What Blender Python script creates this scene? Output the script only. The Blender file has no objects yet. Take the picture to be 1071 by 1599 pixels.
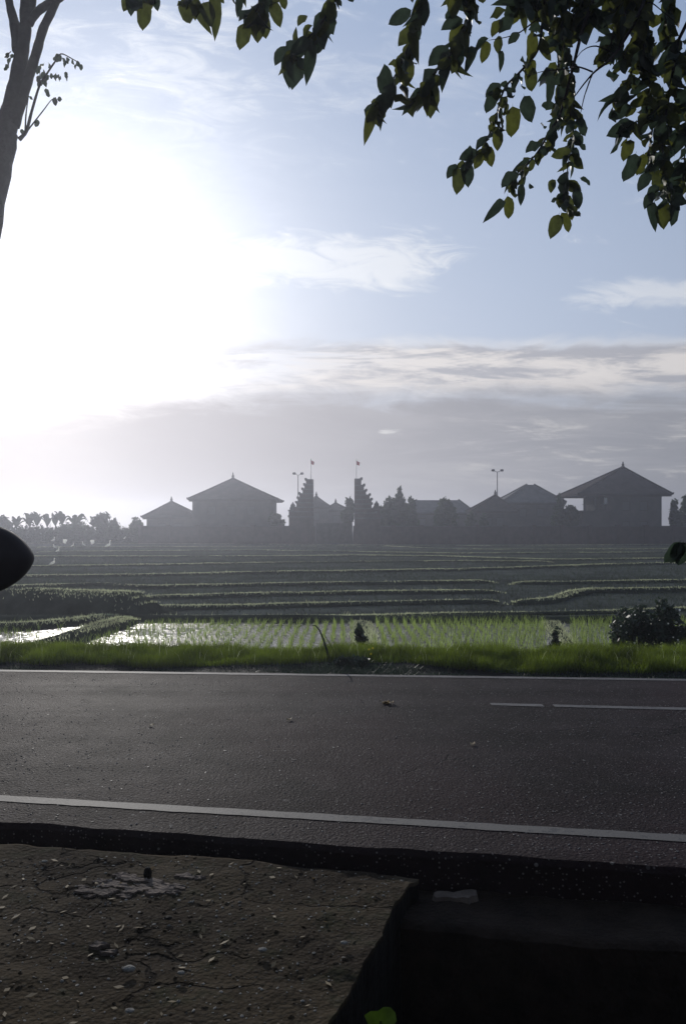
import bpy, bmesh, math, random
import numpy as np
from mathutils import Vector, Matrix, noise as mnoise

PI = math.pi
sc = bpy.context.scene
C = sc.collection
F = 1200.0            # focal length in photo pixels
CAMH = 1.75           # eye height above the road
HOR = 822.0           # photo row of the horizon
CX = 535.5

# ------------------------------------------------------------------ camera
cam_d = bpy.data.cameras.new('camera')
cam = bpy.data.objects.new('camera', cam_d); C.objects.link(cam)
cam.location = (0, 0, CAMH)
cam.rotation_euler = (PI / 2, 0, 0)
cam_d.sensor_fit = 'VERTICAL'
cam_d.sensor_height = 36.0
cam_d.lens = 36.0 * F / 1599.0
cam_d.shift_y = (HOR - 799.5) / 1599.0
cam_d.clip_start = 0.05
cam_d.clip_end = 3000
sc.camera = cam

# ------------------------------------------------------------------ sun, sky, exposure
SUN = Vector((-0.345, 1.0, 0.345)).normalized()
SUN_EL = math.asin(SUN.z)
SUN_AZ = math.atan2(SUN.x, SUN.y)
sun_d = bpy.data.lights.new('sun', 'SUN')
sun_d.energy = 2.0
sun_d.angle = math.radians(0.5)
sun_d.color = (1.0, 0.95, 0.88)
sun = bpy.data.objects.new('sun', sun_d); C.objects.link(sun)
sun.rotation_euler = (-SUN).to_track_quat('-Z', 'Y').to_euler()
sun.location = (-20, 60, 30)

world = bpy.data.worlds.new('World'); sc.world = world
world.use_nodes = True
wt = world.node_tree; wt.nodes.clear()


class S:
    """tiny expression wrapper round math nodes"""
    tree = None
    def __init__(s, sock): s.k = sock
    @staticmethod
    def m(op, *a, clamp=False):
        n = S.tree.nodes.new('ShaderNodeMath'); n.operation = op; n.use_clamp = clamp
        for i, v in enumerate(a):
            if isinstance(v, S): S.tree.links.new(v.k, n.inputs[i])
            else: n.inputs[i].default_value = v
        return S(n.outputs[0])
    def __add__(s, o): return S.m('ADD', s, o)
    __radd__ = __add__
    def __sub__(s, o): return S.m('SUBTRACT', s, o)
    def __rsub__(s, o): return S.m('SUBTRACT', o, s)
    def __mul__(s, o): return S.m('MULTIPLY', s, o)
    __rmul__ = __mul__
    def __truediv__(s, o): return S.m('DIVIDE', s, o)
    def __pow__(s, o): return S.m('POWER', s, o)


def sstep(x, a, b):
    n = S.tree.nodes.new('ShaderNodeMapRange'); n.interpolation_type = 'SMOOTHSTEP'
    S.tree.links.new(x.k, n.inputs[0])
    if a <= b:
        n.inputs[1].default_value = a; n.inputs[2].default_value = b; n.inputs[3].default_value = 0; n.inputs[4].default_value = 1
    else:
        n.inputs[1].default_value = b; n.inputs[2].default_value = a; n.inputs[3].default_value = 1; n.inputs[4].default_value = 0
    return S(n.outputs[0])
def band(x, a, b, c, d): return sstep(x, a, b) * sstep(x, d, c)
def mn(a, b): return S.m('MINIMUM', a, b)
def mx(a, b): return S.m('MAXIMUM', a, b)


def wnoise(x, y, z=0.0, scale=1.0, detail=6, rough=0.55, dist=0.0):
    c = S.tree.nodes.new('ShaderNodeCombineXYZ')
    for i, v in enumerate((x, y, z)):
        if isinstance(v, S): S.tree.links.new(v.k, c.inputs[i])
        else: c.inputs[i].default_value = v
    n = S.tree.nodes.new('ShaderNodeTexNoise')
    n.inputs['Scale'].default_value = scale; n.inputs['Detail'].default_value = detail
    n.inputs['Roughness'].default_value = rough; n.inputs['Distortion'].default_value = dist
    S.tree.links.new(c.outputs[0], n.inputs['Vector'])
    return S(n.outputs[0])


def mixc(f, a, b):
    n = S.tree.nodes.new('ShaderNodeMix'); n.data_type = 'RGBA'
    if isinstance(f, S): S.tree.links.new(f.k, n.inputs[0])
    else: n.inputs[0].default_value = f
    for i, v in ((6, a), (7, b)):
        if isinstance(v, tuple): n.inputs[i].default_value = (*v, 1)
        else: S.tree.links.new(v, n.inputs[i])
    return n.outputs[2]


def scalec(col, f):
    n = S.tree.nodes.new('ShaderNodeVectorMath'); n.operation = 'SCALE'
    if isinstance(col, tuple): n.inputs[0].default_value = col
    else: S.tree.links.new(col, n.inputs[0])
    if isinstance(f, S): S.tree.links.new(f.k, n.inputs['Scale'])
    else: n.inputs['Scale'].default_value = f
    return n.outputs[0]


def addc(a, b):
    n = S.tree.nodes.new('ShaderNodeVectorMath'); n.operation = 'ADD'
    S.tree.links.new(a, n.inputs[0]); S.tree.links.new(b, n.inputs[1])
    return n.outputs[0]


SKY_STRENGTH = 0.10
S.tree = wt
tc = wt.nodes.new('ShaderNodeTexCoord')
sep = wt.nodes.new('ShaderNodeSeparateXYZ'); wt.links.new(tc.outputs['Generated'], sep.inputs[0])
dx, dy, dz = (S(sep.outputs[i]) for i in range(3))
az = S.m('ARCTAN2', dx, dy)
hyp = S.m('SQRT', dx * dx + dy * dy + 1e-5)
azc = mx(mn(az, 0.55), -0.55)
v = dz / hyp * (1.0 + azc * azc * 0.5)
sky = wt.nodes.new('ShaderNodeTexSky'); sky.sky_type = 'NISHITA'; sky.sun_disc = False
sky.sun_elevation = SUN_EL; sky.sun_rotation = SUN_AZ
sky.air_density = 1.0; sky.dust_density = 1.2; sky.ozone_density = 1.2
# angle to the sun
vd = wt.nodes.new('ShaderNodeVectorMath'); vd.operation = 'DOT_PRODUCT'
wt.links.new(tc.outputs['Generated'], vd.inputs[0]); vd.inputs[1].default_value = SUN
ang = S.m('ARCCOSINE', mn(S(vd.outputs['Value']), 0.99999))
K = 1.0 / SKY_STRENGTH
blue = mixc(sstep(v, 0.0, 0.9), (0.50 * K, 0.57 * K, 0.71 * K), (0.26 * K, 0.36 * K, 0.56 * K))
col = mixc(0.88, sky.outputs[0], blue)
# large soft high cloud
n1 = wnoise(az * 2.6, v * 5.5, 3.1, 1.0, 8, 0.6, 0.4)
n1b = wnoise(az * 7.0, v * 15.0, 1.1, 1.0, 8, 0.62, 0.6)
n2 = wnoise(az * 13.0 + v * 8.0, v * 34.0, 4.4, 1.0, 10, 0.66, 0.8)
puff = sstep(band(v - az * 0.04, 0.285, 0.34, 0.35, 0.40) * band(az, -0.85, -0.4, 0.06, 0.24) + (n2 - 0.5) * 2.6, 0.25, 1.05)
puff2 = sstep(band(v, 0.262, 0.30, 0.306, 0.338) * band(az, 0.22, 0.36, 0.7, 0.95) + (n2 - 0.5) * 2.4, 0.35, 1.1)
high = sstep(n1 * 0.5 + n2 * 0.6, 0.50, 0.68) * sstep(v, 0.42, 0.60) * sstep(az, 0.35, -0.2)
cm = mn(puff * 0.75 + puff2 * 0.62 + high * 0.5, 1.0)
col = mixc(cm, col, (0.80 * K, 0.82 * K, 0.86 * K))
# streaky stratus between the blue and the grey deck
st = wnoise(az * 3.6 + v * 5.0, v * 26.0 - az * 0.8, 7.7, 1.0, 10, 0.64, 0.9)
st2 = wnoise(az * 11.0, v * 62.0 + az * 2.0, 2.2, 1.0, 8, 0.65, 0.6)
vv = v + (n1b - 0.5) * 0.045 + (n1 - 0.5) * 0.03
sm = band(vv, 0.160, 0.190, 0.228, 0.256) * sstep(az + (st - 0.5) * 0.6, -0.24, 0.02)
shade = sstep(st * 0.62 + st2 * 0.38 + (vv - 0.2) * 1.8, 0.45, 0.57)
stc = mixc(shade, (0.76 * K, 0.72 * K, 0.70 * K), (0.42 * K, 0.42 * K, 0.46 * K))
rim = band(vv, 0.232, 0.243, 0.246, 0.258) * sstep(az, -0.05, 0.1)
stc = mixc(rim * 0.7, stc, (0.86 * K, 0.86 * K, 0.88 * K))
col = mixc(sm * 0.90, col, stc)
# grey deck down to the horizon
vd_ = vv + sstep(az + (n1b - 0.5) * 0.4, -0.10, -0.46) * 0.040 + (n2 - 0.5) * 0.04
dm = sstep(vd_ + (st - 0.5) * 0.05, 0.202, 0.150) * (1.0 - sstep(az, -0.22, -0.50) * 0.35)
hl = sstep(st * 0.5 + st2 * 0.5, 0.50, 0.64) * band(vv, 0.03, 0.07, 0.13, 0.165) * sstep(az + (n1 - 0.5) * 0.4, 0.08, 0.26)
dc = mixc(sstep(az, -0.40, 0.42), (0.50 * K, 0.47 * K, 0.49 * K), (0.30 * K, 0.305 * K, 0.34 * K))
dc = mixc(hl * 0.9, dc, (0.66 * K, 0.64 * K, 0.62 * K))
dc = mixc(sstep(st, 0.40, 0.66) * 0.35, dc, (0.50 * K, 0.49 * K, 0.51 * K))
wisp = sstep(band(v - az * 0.05, 0.108, 0.120, 0.122, 0.136) * band(az, 0.03, 0.055, 0.07, 0.11) + (n2 - 0.5) * 3.0, 0.65, 1.2)
dc = mixc(wisp * 0.7, dc, (0.80 * K, 0.79 * K, 0.78 * K))
low = sstep(v, 0.045, 0.005) * sstep(az, -0.05, -0.35)
dc = mixc(low * 0.55, dc, (0.80 * K, 0.80 * K, 0.80 * K))
col = mixc(dm * 0.93, col, dc)
# brightness round the veiled sun
g1 = S.m('EXPONENT', ang * ang * (-1.0 / 0.045))
g2 = S.m('EXPONENT', ang * (-1.0 / 0.19))
gm = 1.0 - dm * 0.80 * sstep(az + (n1 - 0.5) * 0.3, -0.52, -0.16)
glow = (g1 * 0.30 + g2 * 0.46) * gm * (0.62 + n1 * 0.45 + n2 * 0.35)
col = addc(col, scalec(mixc(sstep(v, 0.34, 0.12), (0.98 * K, 0.98 * K, 0.99 * K), (1.0 * K, 0.90 * K, 0.84 * K)), glow))
# the sky keeps dimming away from the sun, as it does from left to right in the view
col = scalec(col, 1.0 - sstep(ang, 0.45, 1.7) * 0.62)
bg = wt.nodes.new('ShaderNodeBackground'); wt.links.new(col, bg.inputs[0]); bg.inputs[1].default_value = SKY_STRENGTH
wo = wt.nodes.new('ShaderNodeOutputWorld'); wt.links.new(bg.outputs[0], wo.inputs[0])

sc.view_settings.view_transform = 'Standard'
sc.view_settings.look = 'None'
sc.view_settings.exposure = 0.0
sc.view_settings.gamma = 1.0
sc.view_settings.use_curve_mapping = False
sc.render.engine = 'CYCLES'
sc.cycles.use_denoising = True
sc.cycles.max_bounces = 6
sc.cycles.transparent_max_bounces = 8
sc.cycles.volume_bounces = 0
sc.cycles.sample_clamp_indirect = 4

rnd = random.Random(11)
rng = np.random.default_rng(7)

# ------------------------------------------------------------------ helpers
def P(px, py, y):
    """world point seen at photo pixel (px, py) at distance y"""
    return Vector(((px - CX) * y / F, y, CAMH + (HOR - py) * y / F))


def G(px, py, zg):
    """world point on the level zg seen at photo pixel"""
    y = (CAMH - zg) * F / (py - HOR)
    return Vector(((px - CX) * y / F, y, zg))


def tag(o, label=None, cat=None, group=None, kind=None):
    if label: o['label'] = label
    if cat: o['category'] = cat
    if group: o['group'] = group
    if kind: o['kind'] = kind
    return o


def empty(name, loc, label=None, cat=None, group=None, rz=0.0):
    o = bpy.data.objects.new(name, None); C.objects.link(o)
    o.location = loc; o.rotation_euler = (0, 0, rz); o.empty_display_size = 0.3
    return tag(o, label, cat, group)


def mesh_obj(name, me, mat, parent=None, loc=None):
    o = bpy.data.objects.new(name, me); C.objects.link(o)
    if mat is not None and len(me.materials) == 0: me.materials.append(mat)
    if parent is not None: o.parent = parent
    if loc is not None: o.location = loc
    return o


class MB:
    def __init__(s): s.v = []; s.f = []
    def box(s, x0, x1, y0, y1, z0, z1):
        b = len(s.v)
        s.v += [(x0, y0, z0), (x1, y0, z0), (x1, y1, z0), (x0, y1, z0), (x0, y0, z1), (x1, y0, z1), (x1, y1, z1), (x0, y1, z1)]
        s.f += [tuple(b + i for i in q) for q in ((0, 3, 2, 1), (4, 5, 6, 7), (0, 1, 5, 4), (1, 2, 6, 5), (2, 3, 7, 6), (3, 0, 4, 7))]
        return s
    def poly(s, pts, faces):
        b = len(s.v); s.v += [tuple(p) for p in pts]; s.f += [tuple(b + i for i in q) for q in faces]; return s
    def prism(s, pts, y0, y1):
        """outline in x,z pushed along y"""
        b = len(s.v); n = len(pts)
        s.v += [(p[0], y0, p[1]) for p in pts] + [(p[0], y1, p[1]) for p in pts]
        s.f += [tuple(b + i for i in range(n)), tuple(b + n + i for i in reversed(range(n)))]
        s.f += [(b + i, b + n + i, b + n + (i + 1) % n, b + (i + 1) % n) for i in range(n)]
        return s
    def slab(s, pts, z0, z1):
        """outline in x,y pushed along z"""
        b = len(s.v); n = len(pts)
        s.v += [(p[0], p[1], z0) for p in pts] + [(p[0], p[1], z1) for p in pts]
        s.f += [tuple(b + i for i in reversed(range(n))), tuple(b + n + i for i in range(n))]
        s.f += [(b + i, b + (i + 1) % n, b + n + (i + 1) % n, b + n + i) for i in range(n)]
        return s
    def tube(s, pts, radii, n=8, cap=True):
        pts = [Vector(p) for p in pts]
        rings = []
        ref = Vector((0.13, 0.31, 0.94))
        for i, p in enumerate(pts):
            t = (pts[min(i + 1, len(pts) - 1)] - pts[max(i - 1, 0)])
            if t.length < 1e-9: t = Vector((0, 0, 1))
            t.normalize()
            a = t.cross(ref)
            if a.length < 0.1: a = t.cross(Vector((1, 0, 0)))
            a.normalize(); b_ = t.cross(a)
            r = radii[i] if hasattr(radii, '__len__') else radii
            base = len(s.v)
            for k in range(n):
                th = 2 * PI * k / n
                q = p + (a * math.cos(th) + b_ * math.sin(th)) * r
                s.v.append(tuple(q))
            rings.append(base)
        for i in range(len(rings) - 1):
            for k in range(n):
                s.f.append((rings[i] + k, rings[i] + (k + 1) % n, rings[i + 1] + (k + 1) % n, rings[i + 1] + k))
        if cap:
            s.f.append(tuple(rings[0] + k for k in reversed(range(n))))
            s.f.append(tuple(rings[-1] + k for k in range(n)))
        return s
    def lathe(s, prof, n=12, c=(0, 0, 0)):
        rings = []
        for r, z in prof:
            rings.append(len(s.v))
            for k in range(n):
                th = 2 * PI * k / n
                s.v.append((c[0] + r * math.cos(th), c[1] + r * math.sin(th), c[2] + z))
        for i in range(len(rings) - 1):
            for k in range(n):
                s.f.append((rings[i] + k, rings[i] + (k + 1) % n, rings[i + 1] + (k + 1) % n, rings[i + 1] + k))
        s.f.append(tuple(rings[0] + k for k in reversed(range(n)))); s.f.append(tuple(rings[-1] + k for k in range(n)))
        return s
    def mesh(s, name, off=(0, 0, 0), smooth=False):
        me = bpy.data.meshes.new(name)
        ox, oy, oz = off
        me.from_pydata([(p[0] - ox, p[1] - oy, p[2] - oz) for p in s.v], [], s.f)
        me.update()
        if smooth: me.shade_smooth()
        return me
    def build(s, name, mat, parent=None, off=(0, 0, 0), smooth=False, loc=None):
        return mesh_obj(name, s.mesh(name, off, smooth), mat, parent, loc)


def np_mesh(name, verts, faces, smooth=False):
    """verts (n,3), faces (m,3 or 4)"""
    me = bpy.data.meshes.new(name)
    k = faces.shape[1]
    me.vertices.add(len(verts)); me.vertices.foreach_set('co', verts.astype(np.float32).ravel())
    me.loops.add(faces.size); me.loops.foreach_set('vertex_index', faces.astype(np.int32).ravel())
    me.polygons.add(len(faces))
    me.polygons.foreach_set('loop_start', np.arange(0, faces.size, k, dtype=np.int32))
    me.update(calc_edges=True); me.validate()
    if smooth: me.shade_smooth()
    else: me.shade_flat()
    return me


def blades(base, h, w, lean, seg=2, droop=0.5):
    """grass blades: base (n,3), heights, widths, lean (n,2); returns verts, quads"""
    n = len(base)
    th = rng.uniform(0, 2 * PI, n)
    side = np.stack([np.cos(th), np.sin(th), np.zeros(n)], 1) * w[:, None] * 0.5
    vs = []
    for i in range(seg + 1):
        t = i / seg
        c = base.copy()
        c[:, 0] += lean[:, 0] * h * t * t; c[:, 1] += lean[:, 1] * h * t * t
        c[:, 2] += h * (t - droop * 0.3 * t * t * np.hypot(lean[:, 0], lean[:, 1]))
        wi = (1 - t) ** 0.7 if i < seg else 0.06
        vs += [c - side * wi, c + side * wi]
    V = np.stack(vs, 1).reshape(-1, 3)
    k = 2 * (seg + 1)
    b = np.arange(n)[:, None] * k
    q = np.concatenate([b + np.array([[2 * i, 2 * i + 1, 2 * i + 3, 2 * i + 2]]) for i in range(seg)], 0)
    return V, q


def fbm(x, y, s=1.0, o=4, seed=0.0):
    """vectorised value noise"""
    out = np.zeros_like(x, dtype=float); amp = 1.0; tot = 0
    for k in range(o):
        xs = x / s + 17.3 * k + seed; ys = y / s - 9.1 * k + seed * 0.7
        xi = np.floor(xs).astype(np.int64); yi = np.floor(ys).astype(np.int64)
        fx = xs - xi; fy = ys - yi
        fx = fx * fx * (3 - 2 * fx); fy = fy * fy * (3 - 2 * fy)
        def hsh(a, b):
            h = (a * 374761393 + b * 668265263 + k * 1442695) & 0x7fffffff
            h = ((h ^ (h >> 13)) * 1274126177) & 0x7fffffff
            return ((h ^ (h >> 16)) & 0xffff) / 65535.0
        a = hsh(xi, yi); b = hsh(xi + 1, yi); c = hsh(xi, yi + 1); d = hsh(xi + 1, yi + 1)
        out += amp * ((a * (1 - fx) + b * fx) * (1 - fy) + (c * (1 - fx) + d * fx) * fy - 0.5)
        tot += amp; amp *= 0.5; s *= 0.5
    return out / tot * 2


# ------------------------------------------------------------------ materials
def mat(name, col, rough=0.8, var=0.25, scale=4.0, bump=0.0, bscale=None, spec=0.3, metal=0.0, col2=None, detail=5, trans=0.0, coords='Object', thr=None):
    m = bpy.data.materials.new(name); m.use_nodes = True
    nt = m.node_tree; bs = nt.nodes['Principled BSDF']; out = nt.nodes['Material Output']
    bs.inputs['Roughness'].default_value = rough
    bs.inputs['Specular IOR Level'].default_value = spec
    bs.inputs['Metallic'].default_value = metal
    t = nt.nodes.new('ShaderNodeTexCoord')
    n = nt.nodes.new('ShaderNodeTexNoise'); n.inputs['Scale'].default_value = scale; n.inputs['Detail'].default_value = detail
    n.inputs['Roughness'].default_value = 0.6
    nt.links.new(t.outputs[coords], n.inputs['Vector'])
    r = nt.nodes.new('ShaderNodeValToRGB')
    lo, hi = thr or (0.32, 0.68)
    r.color_ramp.elements[0].position = lo; r.color_ramp.elements[1].position = hi
    c2 = col2 or tuple(min(1, c * (1 + var)) for c in col)
    c1 = tuple(c * (1 - var) for c in col) if not col2 else col
    r.color_ramp.elements[0].color = (*c1, 1); r.color_ramp.elements[1].color = (*c2, 1)
    nt.links.new(n.outputs[0], r.inputs[0]); nt.links.new(r.outputs[0], bs.inputs['Base Color'])
    if bump:
        n2 = nt.nodes.new('ShaderNodeTexNoise'); n2.inputs['Scale'].default_value = bscale or scale * 6; n2.inputs['Detail'].default_value = 6
        nt.links.new(t.outputs[coords], n2.inputs['Vector'])
        b = nt.nodes.new('ShaderNodeBump'); b.inputs['Strength'].default_value = bump; b.inputs['Distance'].default_value = 0.02
        nt.links.new(n2.outputs[0], b.inputs['Height']); nt.links.new(b.outputs[0], bs.inputs['Normal'])
    if trans:
        tr = nt.nodes.new('ShaderNodeBsdfTranslucent')
        hs = nt.nodes.new('ShaderNodeHueSaturation'); hs.inputs['Value'].default_value = 1.7; hs.inputs['Saturation'].default_value = 1.15
        nt.links.new(r.outputs[0], hs.inputs['Color']); nt.links.new(hs.outputs[0], tr.inputs[0])
        mx_ = nt.nodes.new('ShaderNodeMixShader'); mx_.inputs[0].default_value = trans
        nt.links.new(bs.outputs[0], mx_.inputs[1]); nt.links.new(tr.outputs[0], mx_.inputs[2]); nt.links.new(mx_.outputs[0], out.inputs[0])
    return m


def asphalt_mat():
    m = bpy.data.materials.new('asphalt'); m.use_nodes = True
    nt = m.node_tree; S.tree = nt; bs = nt.nodes['Principled BSDF']
    t = nt.nodes.new('ShaderNodeTexCoord')
    def nz(scale, det=5, r=0.6, vec=None):
        n = nt.nodes.new('ShaderNodeTexNoise'); n.inputs['Scale'].default_value = scale; n.inputs['Detail'].default_value = det; n.inputs['Roughness'].default_value = r
        nt.links.new(vec or t.outputs['Object'], n.inputs['Vector']); return S(n.outputs[0])
    def vor(scale, feat='F1'):
        n = nt.nodes.new('ShaderNodeTexVoronoi'); n.inputs['Scale'].default_value = scale; n.feature = feat
        nt.links.new(t.outputs['Object'], n.inputs['Vector']); return n
    big = nz(0.5); med = nz(3.0); fine = nz(70, 3)
    v1 = vor(60); v2 = vor(24)
    mp = nt.nodes.new('ShaderNodeMapping'); mp.inputs['Scale'].default_value = (0.05, 1.6, 1); mp.inputs['Rotation'].default_value = (0, 0, 0.1)
    nt.links.new(t.outputs['Object'], mp.inputs[0])
    streak = nz(1.0, 4, 0.6, mp.outputs[0])
    a = sstep(big * 0.35 + med * 0.3 + streak * 0.4, 0.42, 0.66)
    c = mixc(a, (0.0130, 0.0100, 0.0100), (0.034, 0.0250, 0.0255))
    red = nz(0.28, 3); c = mixc(sstep(red, 0.44, 0.58) * 0.6, c, (0.032, 0.0185, 0.0200))
    c = mixc(sstep(nz(0.9, 6, 0.7), 0.55, 0.66) * 0.45, c, (0.012, 0.011, 0.011))
    # pale chips of aggregate
    sepc = nt.nodes.new('ShaderNodeSeparateColor'); nt.links.new(v1.outputs['Color'], sepc.inputs[0])
    chip = sstep(S(sepc.outputs[0]), 0.72, 0.95) * sstep(S(v1.outputs['Distance']), 0.42, 0.2)
    c = mixc(chip * 0.8, c, (0.20, 0.18, 0.17))
    sepd = nt.nodes.new('ShaderNodeSeparateColor'); nt.links.new(v2.outputs['Color'], sepd.inputs[0])
    chip2 = sstep(S(sepd.outputs[1]), 0.965, 0.995) * sstep(S(v2.outputs['Distance']), 0.3, 0.2)
    c = mixc(chip2 * 0.6, c, (0.26, 0.25, 0.23))
    ve = nt.nodes.new('ShaderNodeTexVoronoi'); ve.feature = 'DISTANCE_TO_EDGE'; ve.inputs['Scale'].default_value = 0.55
    wp = nt.nodes.new('ShaderNodeVectorMath'); wp.operation = 'MULTIPLY_ADD'
    nn = nt.nodes.new('ShaderNodeTexNoise'); nn.inputs['Scale'].default_value = 2.2; nn.inputs['Detail'].default_value = 6
    nt.links.new(t.outputs['Object'], nn.inputs['Vector'])
    nt.links.new(nn.outputs['Color'], wp.inputs[0]); wp.inputs[1].default_value = (0.9, 0.9, 0.9); nt.links.new(t.outputs['Object'], wp.inputs[2])
    nt.links.new(wp.outputs[0], ve.inputs['Vector'])
    crack = sstep(S(ve.outputs[0]), 0.007, 0.001) * sstep(big, 0.50, 0.58)
    c = mixc(crack * 0.8, c, (0.012, 0.011, 0.011))
    nt.links.new(c, bs.inputs['Base Color'])
    r = 0.62 + fine * 0.25 - a * 0.06
    nt.links.new(r.k, bs.inputs['Roughness']); bs.inputs['Specular IOR Level'].default_value = 0.05
    hgt = S(v1.outputs['Distance']) * -0.6 + fine * 0.5 + med * 0.4 - crack * 1.0
    b = nt.nodes.new('ShaderNodeBump'); b.inputs['Strength'].default_value = 0.9; b.inputs['Distance'].default_value = 0.008
    nt.links.new(hgt.k, b.inputs['Height']); nt.links.new(b.outputs[0], bs.inputs['Normal'])
    return m


def paint_mat(name, wear, base=(0.125, 0.112, 0.100)):
    m = bpy.data.materials.new(name); m.use_nodes = True
    nt = m.node_tree; S.tree = nt; bs = nt.nodes['Principled BSDF']
    t = nt.nodes.new('ShaderNodeTexCoord')
    ns = []
    for scl in (3.0, 22.0, 90.0):
        n = nt.nodes.new('ShaderNodeTexNoise'); n.inputs['Scale'].default_value = scl; n.inputs['Detail'].default_value = 5
        nt.links.new(t.outputs['Object'], n.inputs['Vector']); ns.append(S(n.outputs[0]))
    w = sstep(ns[0] * 0.35 + ns[1] * 0.4 + ns[2] * 0.25, wear, wear + 0.05)
    ve = nt.nodes.new('ShaderNodeTexVoronoi'); ve.feature = 'DISTANCE_TO_EDGE'; ve.inputs['Scale'].default_value = 3.3
    nt.links.new(t.outputs['Object'], ve.inputs['Vector'])
    dirt = mixc(ns[1], tuple(c * 0.62 for c in base), base)
    c = mixc(w, dirt, (0.045, 0.041, 0.042))
    nt.links.new(c, bs.inputs['Base Color']); bs.inputs['Roughness'].default_value = 0.7
    b = nt.nodes.new('ShaderNodeBump'); b.inputs['Strength'].default_value = 0.6; b.inputs['Distance'].default_value = 0.004
    nt.links.new(ns[2].k, b.inputs['Height']); nt.links.new(b.outputs[0], bs.inputs['Normal'])
    return m


def verge_mat():
    m = bpy.data.materials.new('gravelly_soil'); m.use_nodes = True
    nt = m.node_tree; S.tree = nt; bs = nt.nodes['Principled BSDF']
    t = nt.nodes.new('ShaderNodeTexCoord')
    def nz(scale, det=6, r=0.6):
        n = nt.nodes.new('ShaderNodeTexNoise'); n.inputs['Scale'].default_value = scale; n.inputs['Detail'].default_value = det; n.inputs['Roughness'].default_value = r
        nt.links.new(t.outputs['Object'], n.inputs['Vector']); return S(n.outputs[0])
    a = nz(1.3); b_ = nz(6.0); f = nz(45); w_ = nz(0.7, 8, 0.7)
    vo = nt.nodes.new('ShaderNodeTexVoronoi'); vo.inputs['Scale'].default_value = 48; nt.links.new(t.outputs['Object'], vo.inputs['Vector'])
    c = mixc(sstep(a, 0.38, 0.62), (0.028, 0.0205, 0.014), (0.056, 0.042, 0.026))
    c = mixc(sstep(b_, 0.52, 0.7) * 0.6, c, (0.026, 0.030, 0.015))
    c = mixc(sstep(w_, 0.50, 0.60) * 0.55, c, (0.088, 0.070, 0.048))
    c = mixc(sstep(f, 0.5, 0.7) * 0.5, c, (0.075, 0.064, 0.05))
    sp = nt.nodes.new('ShaderNodeSeparateColor'); nt.links.new(vo.outputs['Color'], sp.inputs[0])
    pe = sstep(S(sp.outputs[0]), 0.86, 0.95) * sstep(S(vo.outputs['Distance']), 0.4, 0.25)
    c = mixc(pe * 0.4, c, (0.12, 0.105, 0.085))
    nt.links.new(c, bs.inputs['Base Color']); bs.inputs['Roughness'].default_value = 0.95; bs.inputs['Specular IOR Level'].default_value = 0.06
    mp = nt.nodes.new('ShaderNodeMapping'); mp.inputs['Scale'].default_value = (0.9, 2.2, 1)
    wn = nt.nodes.new('ShaderNodeTexNoise'); wn.inputs['Scale'].default_value = 3.5; wn.inputs['Detail'].default_value = 7
    nt.links.new(t.outputs['Object'], wn.inputs['Vector'])
    ad = nt.nodes.new('ShaderNodeVectorMath'); ad.operation = 'MULTIPLY_ADD'; ad.inputs[1].default_value = (0.8, 0.5, 0)
    nt.links.new(wn.outputs['Color'], ad.inputs[0]); nt.links.new(t.outputs['Object'], ad.inputs[2]); nt.links.new(ad.outputs[0], mp.inputs[0])
    ve = nt.nodes.new('ShaderNodeTexVoronoi'); ve.feature = 'DISTANCE_TO_EDGE'; ve.inputs['Scale'].default_value = 1.1; nt.links.new(mp.outputs[0], ve.inputs['Vector'])
    ck = sstep(S(ve.outputs[0]), 0.030, 0.006) * sstep(nz(1.7), 0.42, 0.55)
    c = mixc(ck * 0.85, c, (0.009, 0.007, 0.006)); nt.links.new(c, bs.inputs['Base Color'])
    hgt = f * 0.8 - S(vo.outputs['Distance']) * 0.5 + b_ * 1.2 - ck * 2.5
    bp = nt.nodes.new('ShaderNodeBump'); bp.inputs['Strength'].default_value = 1.0; bp.inputs['Distance'].default_value = 0.009
    nt.links.new(hgt.k, bp.inputs['Height']); nt.links.new(bp.outputs[0], bs.inputs['Normal'])
    return m


def water_mat():
    m = bpy.data.materials.new('paddy_water'); m.use_nodes = True
    nt = m.node_tree; S.tree = nt; bs = nt.nodes['Principled BSDF']
    t = nt.nodes.new('ShaderNodeTexCoord')
    def nz(scale, det=4):
        n = nt.nodes.new('ShaderNodeTexNoise'); n.inputs['Scale'].default_value = scale; n.inputs['Detail'].default_value = det
        nt.links.new(t.outputs['Object'], n.inputs['Vector']); return S(n.outputs[0])
    a = nz(1.2, 6); f = nz(9.0, 4)
    mud = sstep(a * 0.5 + f * 0.5, 0.46, 0.55)
    nt.links.new(mixc(mud, (0.05, 0.045, 0.032), (0.09, 0.075, 0.05)), bs.inputs['Base Color'])
    r = 0.12 + mud * 0.45
    nt.links.new(r.k, bs.inputs['Roughness']); bs.inputs['IOR'].default_value = 1.33
    bs.inputs['Specular IOR Level'].default_value = 0.5
    bp = nt.nodes.new('ShaderNodeBump'); bp.inputs['Strength'].default_value = 0.35; bp.inputs['Distance'].default_value = 0.03
    nt.links.new((f * 0.5 + nz(40) * 0.2 + mud * 0.3).k, bp.inputs['Height']); nt.links.new(bp.outputs[0], bs.inputs['Normal'])
    return m


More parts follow.
